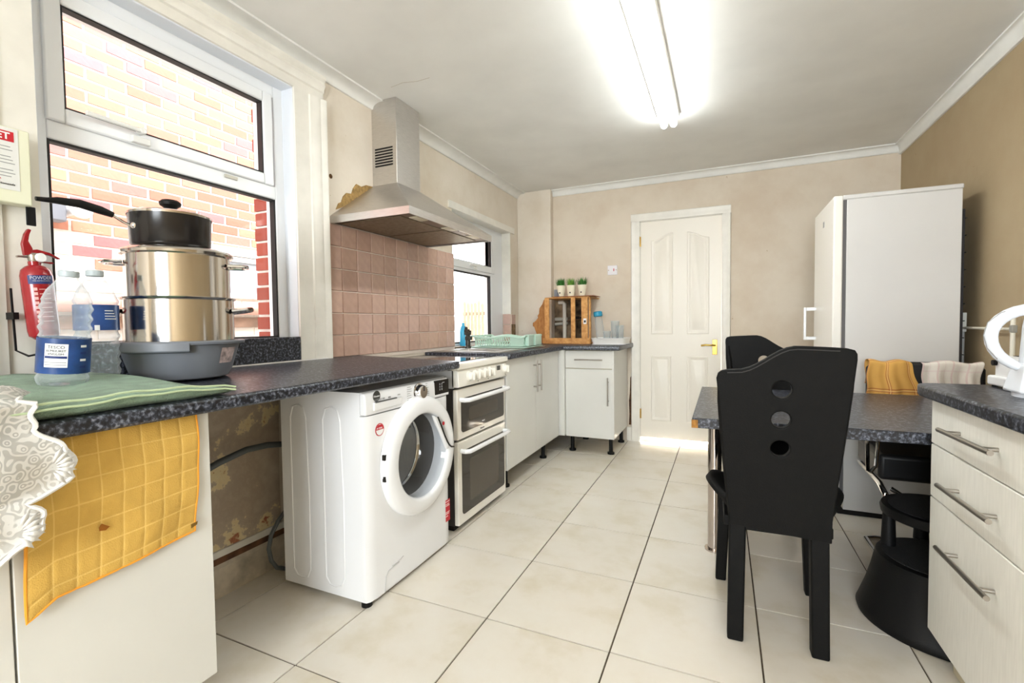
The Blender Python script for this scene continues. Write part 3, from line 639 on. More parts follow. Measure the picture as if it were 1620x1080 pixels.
# ------------------------------------------------------------------ cooker
ck = thing('cooker', 'white freestanding double oven cooker with ceramic hob', 'cooker', (-.3,.89,0))
CY0, CY1 = .592, 1.188
make('body', M().box(-.58,-.03,CY0,CY1,.03,.88), pbr('cooker_side',(58,55,53),.5), ck)
make('side_panel', M().box(-.57,-.018,CY0-.008,CY0,.78,.875), pbr('side_white',(200,202,204),.4), ck)
hb = make('hob_frame', M().box(-.60,.022,CY0-.022,CY1+.012,.880,.914), ENAM2, ck, bev=.008, seg=3)
make('hob_glass', M().box(-.575,-.045,CY0+.005,CY1-.015,.9125,.9175), HOBG, hb, bev=.001)
for x,y,r in ((-.42,.74,.09),(-.42,1.03,.075),(-.17,.74,.075),(-.17,1.03,.09)): make('cooking_zone', M().lathe([(r,.9177),(r-.002,.9179),(r-.004,.9177)],(x,y,0),'z',40), LGREY, hb)
make('fascia', M().prism([(-.03,.785),(.012,.785),(.018,.792),(.012,.872),(.004,.880),(-.03,.880)],'y',CY0-.008,CY1+.006), ENAM2, ck, bev=.006, seg=3)
for i,y in enumerate((.70,.765,.83,.893,.952,1.150)):
    k = make('knob', M().lathe([(.030,.010),(.030,.018),(.024,.022),(.022,.04),(.018,.044),(0,.044)],(0,y,.838),'x',20), ENAM2, ck)
    make('knob_grip', M().box(.03,.052,y-.006,y+.006,.816,.860), ENAM2, k, bev=.003)
make('timer', M().box(.010,.0165,1.05,1.09,.836,.862), BLKG, ck); make('timer_frame', M().box(.008,.0145,1.035,1.10,.826,.868), pbr('timer_grey',(196,192,184),.4), ck)
for y in (.795,.922,1.165): make('indicator', M().lathe([(.0035,.0185),(.0035,.0165)],(0,y,.800),'x',8,True), BLKG, ck)
text('lettering','Hotpoint',.012,LGREY,ck,(.0155,1.06,.813),X,Z)
def oven(z0,z1,g0,g1,hz):
    d = make('oven_door', M().box(-.028,.0,CY0,CY1,z0,z1), ENAM2, ck, bev=.004)
    make('door_glass', M().prism(rrect(CY0+.038,CY1-.022,g0,g1,.02),'x',-.002,.0025), OVENG, d)
    make('inner_window', M().prism(rrect(CY0+.12,CY1-.11,g0+.05,g1-.06,.015),'x',.002,.0029), pbr('oven_inner_glass',(70,62,52),.06,spec=.6), d)
    y0,y1 = CY0+.03,CY1-.03
    make('handle', M().tube([(.002,y0,hz),(.03,y0,hz),(.047,y0+.015,hz),(.05,y0+.05,hz),(.05,y1-.05,hz),(.047,y1-.015,hz),(.03,y1,hz),(.002,y1,hz)],.0125,10), ENAM, d)
    return d
od = oven(.500,.772,.535,.722,.716); text('maker_lettering','Hotpoint',.014,INK,od,(.0005,.845,.512),X,Z); text('glass_lettering','MULTI',.012,WHT,od,(.003,.865,.552),X,Z)
oven(.035,.488,.085,.435,.438)
make('plinth', M().box(-.55,-.04,CY0+.01,CY1-.01,.0,.035), DARK, ck)

# ------------------------------------------------------------------ cooker hood
hood = thing('cooker_hood', 'stainless steel chimney cooker hood on the left wall above the hob', 'cooker hood', (-.4,.80,1.67))
HX, HY0, HY1 = -.112, .354, 1.25; DX, DYA, DYB = -.45, .705, .935
make('canopy', M().hexa([(XL,HY0,1.706),(HX,HY0,1.706),(HX,HY1,1.706),(XL,HY1,1.706)],[(XL,DYA,1.955),(DX,DYA,1.955),(DX,DYB,1.955),(XL,DYB,1.955)]), STEEL, hood)
make('lip', frame_rect(HY0,HY1,0,1,.012,0,1) if 0 else M().box(XL,HX,HY0,HY0+.006,1.668,1.706).box(XL,HX,HY1-.006,HY1,1.668,1.706).box(HX-.006,HX,HY0+.006,HY1-.006,1.668,1.706), STEEL, hood)
du = make('chimney', M().box(XL,DX,DYA,DYB,1.95,ZC-.002), STEEL, hood, bev=.002)
for k in range(7): make('vent_slot', M().box(-.608,-.478,DYA-.0012,DYA+.002,2.062+k*.0165,2.071+k*.0165), DARK, du)
ub = make('underside', M().box(XL,HX-.006,HY0+.006,HY1-.006,1.676,1.684), pbr('hood_underside',(128,112,98),.4,.6), hood)
for k in range(2): make('grease_filter', M().box(-.60,-.20,HY0+.05+k*.41,HY0+.43+k*.41,1.672,1.677), STEELD, hood, bev=.002)
for y in (.50,.80,1.08): make('downlight', M().box(-.185,-.135,y-.05,y+.05,1.671,1.677), pbr('lamp_lens',(222,214,190),.3), hood, bev=.002)
make('switch_strip', M().box(-.136,-.116,.86,1.02,1.670,1.677), BLKG, hood)

# ------------------------------------------------------------------ far worktop run (L), sink cabinet, corner, drawer cabinet
zt = lambda y: .925+.02*max(0,min(1,(y-2.33)/.6))
L_ = [(XL+.002,1.205),(.035,1.205),(.035,2.30),(.52,2.30),(.52,YB-.002),(-.27,YB-.002),(-.27,2.878),(XL+.002,2.878)]
wt2 = solo('corner_worktop', M().prism(L_,'z',.893,.931), GRAN, 'dark speckled L-shaped worktop running round the far corner with the sink', 'worktop', (-.2,2.3,.893), bev=.006)
cut(wt2, M().box(-.50,-.12,1.28,1.60,.85,.95))
sk = thing('sink', 'stainless steel inset sink and drainer in the corner worktop', 'sink', (-.31,1.7,.931))
make('rim', M().box(-.56,-.06,1.24,1.28,.930,.938).box(-.56,-.06,1.60,2.12,.930,.936).box(-.56,-.50,1.28,1.60,.930,.938).box(-.12,-.06,1.28,1.60,.930,.938), STEEL, sk, bev=.002)
make('bowl', M().box(-.499,-.495,1.281,1.599,.80,.932).box(-.125,-.121,1.281,1.599,.80,.932).box(-.495,-.125,1.281,1.285,.80,.932).box(-.495,-.125,1.595,1.599,.80,.932).box(-.499,-.121,1.281,1.599,.796,.80), STEEL, sk)
for k in range(7): make('drainer_rib', M().box(-.52+k*.06,-.505+k*.06,1.66,2.06,.936,.939), STEEL, sk, bev=.001)
TAPM = pbr('corroded_tap',(92,90,84),.4,.7,var=.4,vs=80)
tp = thing('broken_tap', 'dull metal tap stub with a broken jagged top behind the sink', 'tap', (-.535,1.66,.938))
make('stem', M().lathe([(.026,.936),(.026,.95),(.020,.955),(.019,1.04),(.022,1.05)],(-.535,1.66,0),'z',14,True), TAPM, tp)
make('jagged_top', M().prism([(-.560,1.04),(-.512,1.04),(-.510,1.075),(-.520,1.062),(-.526,1.085),(-.540,1.072),(-.545,1.105),(-.555,1.10),(-.562,1.075)],'y',1.648,1.672), TAPM, tp)
make('collar', M().box(-.552,-.505,1.64,1.68,1.0,1.03), TAPM, tp, bev=.004)
# dish rack
RK = (-.50,-.08,1.70,2.02); rk = thing('dish_rack', 'mint green plastic dish rack with slotted sides on the sink drainer', 'dish rack', (-.29,1.86,.94))
zb_ = .945
def wav(t): return 1.022+.008*cos(t*2*pi*1.5)
rim = []; n = 20
for k in range(n): rim.append((RK[0]-.015+(RK[1]-RK[0]+.03)*k/n,RK[2]-.02,wav(k/n)))
for k in range(8): rim.append((RK[1]+.02,RK[2]-.02+(RK[3]-RK[2]+.04)*k/8,1.03))
for k in range(n): rim.append((RK[1]+.015-(RK[1]-RK[0]+.03)*k/n,RK[3]+.02,wav(k/n)))
for k in range(8): rim.append((RK[0]-.02,RK[3]+.02-(RK[3]-RK[2]+.04)*k/8,1.03))
make('rim', M().tube(rim,.0075,8,closed=True), GREEN, rk)
make('tray', M().box(RK[0]-.02,RK[1]+.03,RK[2]-.02,RK[3]+.02,.940,.948), GREEN, rk, bev=.003)
make('basket_floor', M().box(RK[0],RK[1],RK[2],RK[3],.952,.957), GREEN, rk)
for side,(ya,yb) in enumerate(((RK[2],RK[2]-.018),(RK[3],RK[3]+.018))):
    for k in range(15):
        x = RK[0]+.012+k*.0205
        make('chevron_bar', M().tube([(x,ya,.955),(x+.012,(ya+yb)/2,.985),(x-.002,yb,1.02)],.0042,5), GREEN, rk)
    make('side_panel', M().hexa([(RK[0]+.315,ya-.002,.952),(RK[1],ya-.002,.952),(RK[1],ya+.002,.952),(RK[0]+.315,ya+.002,.952)],[(RK[0]+.315,yb-.002,1.02),(RK[1]+.015,yb-.002,1.02),(RK[1]+.015,yb+.002,1.02),(RK[0]+.315,yb+.002,1.02)]), GREEN, rk)
make('cutlery_cup', M().box(RK[1]+.004,RK[1]+.035,RK[2]+.02,RK[2]+.12,.952,1.04).box(RK[1]+.004,RK[1]+.035,RK[2]+.16,RK[3]-.02,.952,1.04), GREEN, rk, bev=.006)
for y,(a,b) in ((RK[0],(0,1)),(RK[1],(0,1))):
    for k in range(8): make('end_bar', M().box(y-.003,y+.003,RK[2]+.02+k*.038,RK[2]+.034+k*.038,.955,1.025), GREEN, rk)
# sink cabinet, corner post
def bar_handle(name, p0, p1, nrm, par, r=.006, stand=.03):
    p0,p1,nv = Vector(p0),Vector(p1),Vector(nrm); d = (p1-p0).normalized(); L = (p1-p0).length
    m = M().cyl(p0+nv*stand,p1+nv*stand,r,n=12)
    for t in (.16,.84): q = p0+d*L*t; m.cyl(q,q+nv*stand,r*.85,n=10)
    return make(name, m, NICK, par)
sc_ = thing('sink_cabinet', 'cream two-door base cabinet under the sink beside the cooker', 'cabinet', (-.3,1.75,0))
make('carcass', M().box(-.58,-.022,1.212,2.30,.152,.892), MELA, sc_)
for (y0,y1,hy) in ((1.215,1.742,1.70),(1.746,2.275,1.785)):
    dd = make('door', M().box(-.02,0,y0,y1,.155,.888), MELA, sc_, bev=.002); bar_handle('handle',(0,hy,.615),(0,hy,.85),(1,0,0),dd)
for y in (1.35,2.1):
    make('leg', M().cyl((-.08,y,0),(-.08,y,.155),.017,n=12).cyl((-.08,y,0),(-.08,y,.014),.03,n=12), BLKP, sc_)
    make('leg', M().cyl((-.5,y,0),(-.5,y,.155),.017,n=12), BLKP, sc_)
make('corner_post', M().box(-.02,.045,2.30,2.345,.152,.892), MELA, sc_, bev=.002)
cd = thing('drawer_cabinet', 'cream base cabinet with one drawer over a door, beside the white room door', 'cabinet', (.25,2.6,0))
make('carcass', M().box(.045,.455,2.352,2.93,.145,.892), EDGE, cd)
make('end_panel', M().box(.448,.466,2.335,2.93,.145,.892), MELA, cd, bev=.001)
dw = make('drawer_front', M().box(.047,.452,2.333,2.351,.738,.886), MELA, cd, bev=.002); bar_handle('handle',(.135,2.333,.812),(.375,2.333,.812),(0,-1,0),dw)
dr_ = make('door', M().box(.047,.452,2.333,2.351,.145,.732), MELA, cd, bev=.002); bar_handle('handle',(.418,2.333,.43),(.418,2.333,.665),(0,-1,0),dr_)
for x,y in ((.42,2.42),(.08,2.42),(.42,2.86),(.08,2.86)): make('leg', M().cyl((x,y,0),(x,y,.148),.017,n=12).cyl((x,y,0),(x,y,.016),.03,n=12), BLKP, cd)

# ------------------------------------------------------------------ crate, plants, pipes, tray
ZW = .932; cr = thing('wooden_crate', 'open pine crate stood on its side in the far corner, seen through to the pipes', 'crate', (-.03,2.7,ZW))
cx0,cx1,cy0,cy1,cz1 = -.235,.195,2.60,2.82,1.366
make('side_board', M().box(cx1-.012,cx1+.004,cy0,cy0+.035,ZW,cz1), PINE, cr, bev=.002); make('side_board', M().box(cx0,cx0+.012,cy0,cy0+.035,ZW,cz1), PINE, cr, bev=.002)
make('top_board', M().box(cx0,cx1+.004,cy0,.345+2.6,cz1-.012,cz1), PINE, cr, bev=.002); make('bottom_board', M().box(cx0,cx1,cy0,cy1,ZW,ZW+.012), PINE, cr, bev=.002)
make('bottom_rail', M().box(cx0-.02,cx1,cy0-.014,cy0,ZW+.002,ZW+.055), PINE, cr, bev=.002)
for x0,x1 in ((cx0+.0,cx0+.045),(.02,.06),(.118,.178)): make('slat', M().box(x0,x1,cy0-.012,cy0,ZW+.055,cz1-.006), PINE, cr, bev=.002)
lb = make('paper_label', M().box(.137,.166,cy0-.0135,cy0-.0118,1.115,1.165), WHT, cr); make('label_print', M().box(.143,.160,cy0-.0142,cy0-.0134,1.128,1.148), INK, lb)
solo('thin_lid_board', M().box(-.16,.235,2.585,2.83,cz1+.001,cz1+.006), wood('dark_lid',(140,84,48),(164,104,62)), 'thin reddish board lying on top of the pine crate', 'board', (0,2.7,cz1+.001))
make('grimy_recess', M().box(-.262,.075,2.945,2.96,.95,1.375), pbr('grimy_plaster',(150,128,100),.95,var=.65,vs=10), wall_back)
pp_ = thing('waste_pipes', 'white and dull waste pipes against the grimy wall inside the pine crate', 'pipe', (0,2.9,.94))
make('upright_pipe', M().tube([(-.20,2.90,1.33),(-.155,2.90,1.33),(-.14,2.90,1.315),(-.14,2.90,.94)],.019,10), pbr('white_pipe',(216,212,200),.4), pp_)
make('cross_pipe', M().cyl((-.24,2.91,1.165),(-.11,2.91,1.165),.018,n=10).cyl((-.24,2.91,1.115),(-.11,2.91,1.125),.016,n=10), pbr('grey_pipe',(170,170,160),.4), pp_)
make('copper_pipe', M().tube([(-.11,2.91,1.15),(.04,2.91,1.16),(.085,2.91,1.16)],.011,8).cyl((-.03,2.91,1.19),(-.03,2.91,.94),.009,n=8).cyl((.06,2.91,1.16),(.06,2.91,.94),.011,n=8), pbr('tarnished_pipe',(96,80,66),.5,.5), pp_)
make('valve', M().box(-.07,.0,2.885,2.93,1.165,1.19).box(.02,.055,2.885,2.93,1.165,1.185), DARK, pp_)
random.seed(11)
tb = [(-.245,1.365),(-.235,1.33),(-.235,1.22),(-.25,1.10),(-.262,.985),(-.33,.985),(-.36,1.02),(-.385,1.09),(-.40,1.10),(-.40,1.13),(-.37,1.15),(-.345,1.18),(-.35,1.20),(-.335,1.22),(-.33,1.27),(-.30,1.31),(-.285,1.35)]
tb = [(x,z-.05 if z < 1.0 else z) for x,z in tb]
solo('torn_board', M().prism(tb,'y',2.70,2.712), PLYW, 'torn piece of brown board leaning against the left end of the pine crate', 'board', (-.3,2.706,.935), bev=.002)
solo('small_dark_box', M().box(-.165,-.135,2.66,2.70,cz1+.006,cz1+.075).box(-.13,-.112,2.66,2.70,cz1+.006,cz1+.05), GREY, 'small dark grey clip standing left of the potted grasses on the crate', 'clip', (-.15,2.68,cz1+.006), bev=.002)
def potted(x, light, lab):
    zp = cz1+.006; t = thing('potted_grass', lab, 'plant', (x,2.69,zp), group='potted grasses on the crate')
    pt = make('pot', M().lathe([(0,zp),(.030,zp),(.041,zp+.095),(.043,zp+.097),(.043,zp+.105),(.036,zp+.105),(.034,zp+.09),(0,zp+.09)],(x,2.69,0),'z',20), POTM, t)
    make('pot_motif', M().box(x-.008,x+.004,2.655,2.6565,zp+.03,zp+.042), INK, pt)
    g = M(); gl = M()
    for k in range(170):
        a = random.uniform(0,2*pi); r = .036*math.sqrt(random.random()); bx,by = x+r*cos(a),2.69+r*sin(a); h = random.uniform(.055,.092); s_ = random.uniform(.2,.55)
        tx,ty = bx+cos(a)*r*s_*1.6+random.uniform(-.008,.008),by+sin(a)*r*s_*1.6; w = .0022; c_,d_ = -sin(a)*w,cos(a)*w
        q = g if (k%3 or not light) else gl
        q.add([(bx-c_,by-d_,zp+.09),(bx+c_,by+d_,zp+.09),((bx+tx)/2+c_*.8,(by+ty)/2+d_*.8,zp+.09+h*.6),((bx+tx)/2-c_*.8,(by+ty)/2-d_*.8,zp+.09+h*.6),(tx,ty,zp+.09+h)],[(0,1,2,3),(3,2,4)])
    o = make('grass_blades', g, LEAFL if light else LEAF, t); o['kind'] = 'stuff'
    if light: o = make('dark_grass_blades', gl, LEAF, t); o['kind'] = 'stuff'
potted(-.105,0,'dark green grass in a small cream pot, left of the three on the crate'); potted(-.005,1,'lighter lime green grass in a small cream pot, middle of the three on the crate'); potted(.10,0,'dark green grass in a small cream pot, right of the three on the crate')
tr = thing('serving_tray', 'shallow white tray holding glasses on the far worktop beside the crate', 'tray', (.36,2.70,ZW))
make('base', M().prism(rrect(.215,.515,2.56,2.84,.04),'z',ZW,ZW+.006), WHT, tr); 
lp = rrect(.21,.52,2.555,2.845,.045); m_ = M(); k = len(lp); c0 = (.365,2.70)
def scl(s_,z): return [(c0[0]+(x-c0[0])*s_,c0[1]+(y-c0[1])*s_,z) for x,y in lp]
vs = scl(.92,ZW)+scl(1.0,ZW+.05)+scl(1.03,ZW+.052)+scl(1.03,ZW+.056)+scl(.985,ZW+.055)+scl(.90,ZW+.006)
m_.add(vs,[(i*k+a,i*k+(a+1)%k,(i+1)*k+(a+1)%k,(i+1)*k+a) for i in range(5) for a in range(k)]); make('rim', m_, pbr('tray_white',(232,230,224),.35), tr)
wb_ = thing('capped_water_bottle', 'clear slim bottle with a turquoise cap leaning in the white tray', 'bottle', (.285,2.66,ZW+.006), local=True); wb_.rotation_euler = (0,-.12,0)
make('bottle_body', M().lathe([(0,0),(.036,0),(.038,.01),(.036,.16),(.034,.22),(.03,.25)],(0,0,0),'z',20), TUMB, wb_); make('cap', M().lathe([(.036,.245),(.040,.25),(.040,.285),(.03,.292),(0,.292)],(0,0,0),'z',20), pbr('turquoise_cap',(40,150,186),.35), wb_)
for i,(x,y,h,r,lab) in enumerate(((.345,2.62,.11,.036,'short clear tumbler at the front of the white tray'),(.40,2.70,.20,.038,'tall clear glass in the middle of the white tray'),(.455,2.64,.16,.036,'medium clear glass toward the right of the white tray'))):
    solo('drinking_glass', M().lathe([(0,ZW+.008),(r*.8,ZW+.008),(r,ZW+.008+h),(r-.003,ZW+.008+h),(r*.8-.003,ZW+.014),(0,ZW+.014)],(x,y,0),'z',20), TUMB, lab, 'glass', (x,y,ZW+.008), group='glasses on the white tray')

# ------------------------------------------------------------------ things on the near worktop
tw = M()
def towelf(u,v):
    # folded towel: u along y (left to right), v around the fold (underside, front fold, top)
    xr = .038-.02*(u < .3)*(.3-u)/.3; xl = -.55+.10*(1-u)
    a = v*2; top = a >= 1
    x = xl+(xr-xl)*a if not top else xr-(xr-xl)*(a-1)
    t = (x-xl)/(xr-xl); y = -1.42+u*(.735-.045*(1-t))
    z = ztop(x)+.004
    if top: z += (.024+.014*(1-t)**1.5)*(1-.55*max(0,(u-.9)/.1)**2)+.003*sin(u*13+t*5)+.002*sin(u*37+t*9)
    else: z += .001*sin(u*20)
    if abs(v-.5) < .05: x += .013*cos((v-.5)/.05*pi/2); 
    return (x,y,z)
tw.grid(towelf,48,32)
gt = solo('folded_towel', tw, TOWEL, 'green terry towel folded flat on the near worktop under the water bottles', 'towel', (-.2,-1.0,.945), solid=.006, ang=180)
hm = [towelf(k/24,.5) for k in range(6,25)]
make('towel_hem', M().tube([(x+.004,y,z+.015-.006*(i/18)) for i,(x,y,z) in enumerate(hm)],.0028,6).tube([(x+.004,y,z+.001) for i,(x,y,z) in enumerate(hm)],.0028,6).tube([(hm[0][0]+.004,hm[0][1]+.002,hm[0][2]+.001),(hm[0][0]+.007,hm[0][1]-.01,hm[0][2]+.008),(hm[0][0]+.004,hm[0][1]+.002,hm[0][2]+.015)],.0028,6), pbr('pale_hem',(186,204,166),.9), gt)
bn = thing('washing_up_bowl', 'round grey plastic basin on the worktop with pots stacked in it', 'basin', (-.416,-.543,.947))
bc = (-.416,-.543,0)
make('bowl', M().lathe([(0,.949),(.122,.949),(.134,.954),(.148,.98),(.168,1.05),(.172,1.064),(.188,1.066),(.190,1.073),(.186,1.077),(.170,1.076),(.164,1.05),(.144,.985),(.130,.959),(0,.957)],bc,'z',48), GREY, bn)
make('grip', M().add([(bc[0]+r*cos(t),bc[1]+r*sin(t),z) for t in [radians(a) for a in range(-85,-24,6)] for r,z in ((.170,1.078),(.192,1.075),(.194,1.045),(.166,1.04))],[(i*4+a,i*4+(a+1)%4,(i+1)*4+(a+1)%4,(i+1)*4+a) for i in range(10) for a in range(4)]), GREY, bn, bev=.004)
sl_ = make('price_sticker', M().add([(bc[0]+r*cos(t),bc[1]+r*sin(t),z) for t in [radians(a) for a in (10,22,34)] for r,z in ((.1695,1.052),(.1545,1.0))],[(0,1,3,2),(2,3,5,4)]), pbr('sticker_pale',(226,206,206),.6,var=.4,vs=60), bn)
def handle_loop(m, c, ang, r, z, w=.045, out=.035, rr=.006, dz=0):
    t = Vector((cos(ang),sin(ang),0)); s_ = Vector((-sin(ang),cos(ang),0)); b = Vector((c[0],c[1],z))+t*r
    m.tube([b-s_*w-t*.004,b-s_*w*.95+t*out*.7+Vector((0,0,dz*.7)),b-s_*w*.5+t*out+Vector((0,0,dz)),b+s_*w*.5+t*out+Vector((0,0,dz)),b+s_*w*.95+t*out*.7+Vector((0,0,dz*.7)),b+s_*w-t*.004],rr,8)
HA = radians(52)   # handle axis roughly across the view
p1 = thing('stockpot', 'large stainless stockpot sitting in the grey basin, lower of the stacked pots', 'pot', (-.416,-.543,1.042))
make('pot_body', M().lathe([(0,1.042),(.150,1.042),(.158,1.05),(.159,1.212),(.164,1.216),(.166,1.221),(.160,1.222),(.155,1.215),(.154,1.055),(0,1.05)],bc,'z',56), POLI, p1)
for s_ in (0,pi):
    m = M(); handle_loop(m, bc, HA+s_, .158, 1.175, .046,.055,.009,.008); make('handle', m, CHROME, p1)
p2 = thing('stockpot', 'stainless stockpot with a flat lid, resting on the larger pot', 'pot', (-.416,-.543,1.215))
make('pot_body', M().lathe([(.14,1.216),(.149,1.222),(.150,1.362),(.146,1.362),(.145,1.23),(0,1.224)],bc,'z',56), POLI, p2)
ld = make('pot_lid', M().lathe([(.150,1.358),(.160,1.362),(.162,1.370),(.156,1.378),(.13,1.386),(0,1.389)],bc,'z',56), POLI, p2)
for s_ in (0,pi):
    m = M(); handle_loop(m, bc, HA+s_, .149, 1.335, .046,.055,.006,.0); make('handle', m, CHROME, p2)
sp_c = (-.423,-.560,0); sp_ = thing('saucepan', 'black lidded saucepan with a long handle on top of the stacked pots', 'saucepan', (-.423,-.560,1.389))
make('pan_body', M().lathe([(0,1.390),(.108,1.390),(.113,1.396),(.117,1.488),(.118,1.492),(.113,1.492),(.109,1.40),(0,1.397)],sp_c,'z',48), pbr('black_nonstick',(30,27,26),.22), sp_)
pl_ = make('pan_lid', M().lathe([(.119,1.490),(.119,1.497),(.108,1.503),(.05,1.513),(0,1.515)],sp_c,'z',48), POLI, sp_); make('knob', M().lathe([(.012,1.512),(.018,1.525),(.030,1.534),(.032,1.543),(.024,1.551),(0,1.553)],sp_c,'z',24), BLKP, pl_)
pa = Vector((sp_c[0],sp_c[1],1.455)); hdv = Vector((-.06,-.998,0)).normalized(); b0 = pa+hdv*.112
hn = make('handle_bracket', M().tube([b0+Vector((.0,.004,-.012)),b0+hdv*.025,b0+hdv*.055+Vector((0,0,.018))],.0045,8).sphere(tuple(b0+Vector((.012,0,-.008))),.011), CHROME, sp_)
make('handle_grip', M().tube([b0+hdv*.05+Vector((0,0,.016)),b0+hdv*.08+Vector((0,0,.024)),b0+hdv*.13+Vector((0,0,.033)),b0+hdv*.18+Vector((0,0,.031)),b0+hdv*.20+Vector((0,0,.028)),b0+hdv*.225+Vector((0,0,.026))],[.009,.0125,.0125,.010,.007,.006],10), BLKP, sp_)
# water bottles
def bottle(name, c, z0, r, h, lab, lz0, lz1, wavy, cap_mat):
    t = thing(name, lab, 'bottle', (c[0],c[1],z0), group='water bottles on the towel'); C0 = (c[0],c[1],0)
    pr_ = [(0,z0+.006),(r*.6,z0+.001),(r*.9,z0),(r,z0+.012)]; sh = z0+h*.74; z = z0+.02; k = 0
    while z < sh:
        inl = lz0 <= z <= lz1; w = -.002 if inl else .0024*sin(z*2*pi/.026); pr_.append((r-.001+w,z)); z += h*.012; k += 1
    pr_ += [(r*.96,sh),(r*.80,z0+h*.82),(r*.5,z0+h*.90),(.019,z0+h*.935),(.018,z0+h*.95)]
    make('bottle_body', M().lathe(pr_,C0,'z',36), CLEAR, t)
    make('bottle_cap', M().lathe([(.020,z0+h*.945),(.0215,z0+h*.95),(.0215,z0+h*.992),(.019,z0+h),(0,z0+h)],C0,'z',24), cap_mat, t)
    lb = make('bottle_label', M().lathe([(r+.0012,lz0),(r+.0012,lz1)],C0,'z',36), BLUELAB, t)
    return t,lb
CAPM = pbr('pale_cap',(176,186,190),.4)
B1 = (-.300,-.915); b1z = .974
t1,l1 = bottle('water_bottle', B1, b1z, .052, .300, 'wide clear water bottle with a blue wraparound label, nearest on the green towel', b1z+.035, b1z+.125, 0, CAPM)
va = math.atan2(-1.5516-B1[1], 1.2869-B1[0]); va -= .12
def onlab(c,r,ang,z): return Vector((c[0]+r*cos(ang),c[1]+r*sin(ang),z))
def lpatch(c, r, a0, a1, z0, z1, mat, name, par, n=6):
    vs = []; 
    for k in range(n+1):
        a = a0+(a1-a0)*k/n; vs += [(c[0]+r*cos(a),c[1]+r*sin(a),z0),(c[0]+r*cos(a),c[1]+r*sin(a),z1)]
    return make(name, M().add(vs,[(2*i,2*i+2,2*i+3,2*i+1) for i in range(n)]), mat, par)
lpatch(B1,.0536,va-.62,va+.25,b1z+.052,b1z+.112,WHT,'label_panel',l1); lpatch(B1,.0539,va-.60,va+.22,b1z+.075,b1z+.081,NAVY,'label_stripe',l1)
lpatch(B1,.0539,va-.6,va+.2,b1z+.064,b1z+.0655,LGREY,'label_line',l1); lpatch(B1,.0539,va-.6,va+.2,b1z+.058,b1z+.0595,LGREY,'label_line',l1)
for k in range(4): lpatch(B1,.0537,va+.72,va+1.0,b1z+.05+k*.018,b1z+.056+k*.018,WHT if k%2 else NAVY,'label_block',l1)
def wraptext(s, c, r, ang, z, size, mat, par):
    xd = Vector((-sin(ang),cos(ang),0)); o = text('label_lettering', s, size, mat, par, (c[0]+r*cos(ang),c[1]+r*sin(ang),z), xd, (0,0,1), 'CENTER', .0002)
    off = OFF[par.name]
    for v in o.data.vertices:
        p = Vector(v.co)+Vector(off); dx = (p-Vector((c[0]+r*cos(ang),c[1]+r*sin(ang),p.z))).dot(xd); a = ang+dx/r
        v.co = Vector((c[0]+r*cos(a),c[1]+r*sin(a),p.z))-Vector(off)
for s_,z,sz in (('TESCO',.100,.011),('ELMHURST',.0915,.008),('ENGLISH',.0838,.008)): wraptext(s_,B1,.0542,va-.185,b1z+z,sz,INK,l1)
B2 = (-.425,-.778); b2z = .976
t2,l2 = bottle('water_bottle', B2, b2z, .052, .318, 'taller clear water bottle with a blue label round its middle, standing behind the wide one', b2z+.140, b2z+.215, 1, CAPM)
va2 = math.atan2(-1.5516-B2[1],1.2869-B2[0]); lpatch(B2,.0536,va2-.1,va2+.12,b2z+.14,b2z+.155,WHT,'label_panel',l2)
for k in range(4): lpatch(B2,.0536,va2+.35,va2+.95-.05*k,b2z+.172+k*.008,b2z+.1745+k*.008,WHT,'label_line',l2)
t1.rotation_euler = Matrix.Rotation(radians(6),4,Vector((-.41,.91,0))).to_euler()
# yellow cloth hanging from under the worktop over the cabinet door
yc = M()
def ycf(u,v):
    y = -1.115+.345*u+.006*sin(v*4); top = .898-.008*u
    zb = .560+ (.02 if u < .15 else 0)*0 + .03*sin((u-.35)*3) ; zb = .558+.035*max(0,u-.3)
    if u < .14: zb -= .03*(1-u/.14)*.9
    z = top+(zb-top)*v
    y += .02*(v-.5)*(.4-u) - (.018*sin(pi*v) if u > .9 else 0)*0
    x = .006+.004*sin(u*10+v*2)*v+.006*v+.002*sin(v*14+u*5)
    # little quilted relief
    fu,fv = (u*8)%1,(v*6.5)%1
    x += .002*min(1,min(fu,1-fu)*6)*min(1,min(fv,1-fv)*6)
    return (x,y,z)
yc.grid(ycf,96,80)
yo = solo('yellow_cleaning_cloth', yc, YCLO, 'yellow squared cleaning cloth hanging over the white cabinet door', 'cloth', (.01,-.94,.72), solid=.003, ang=180)
ed = []
for k in range(21): ed.append(ycf(1,k/20))
for k in range(1,21): ed.append(ycf(1-k/20,1))
for k in range(1,13): ed.append(ycf(0,1-k/20))
make('orange_hem', M().tube([(x+.001,y,z) for x,y,z in ed],.0028,6), pbr('orange_stitch',(236,160,50),.8), yo)
make('scorch_mark', M().prism([(-.99,.668),(-.978,.665),(-.97,.671),(-.978,.677),(-.985,.683),(-.99,.676)],'x',.0165,.0175), pbr('stain_brown',(150,90,20),.9), yo)
make('scorch_mark', M().prism([(-.795,.595),(-.78,.60),(-.778,.608),(-.795,.606)],'x',.019,.020), pbr('stain_olive',(120,90,30),.9), yo)
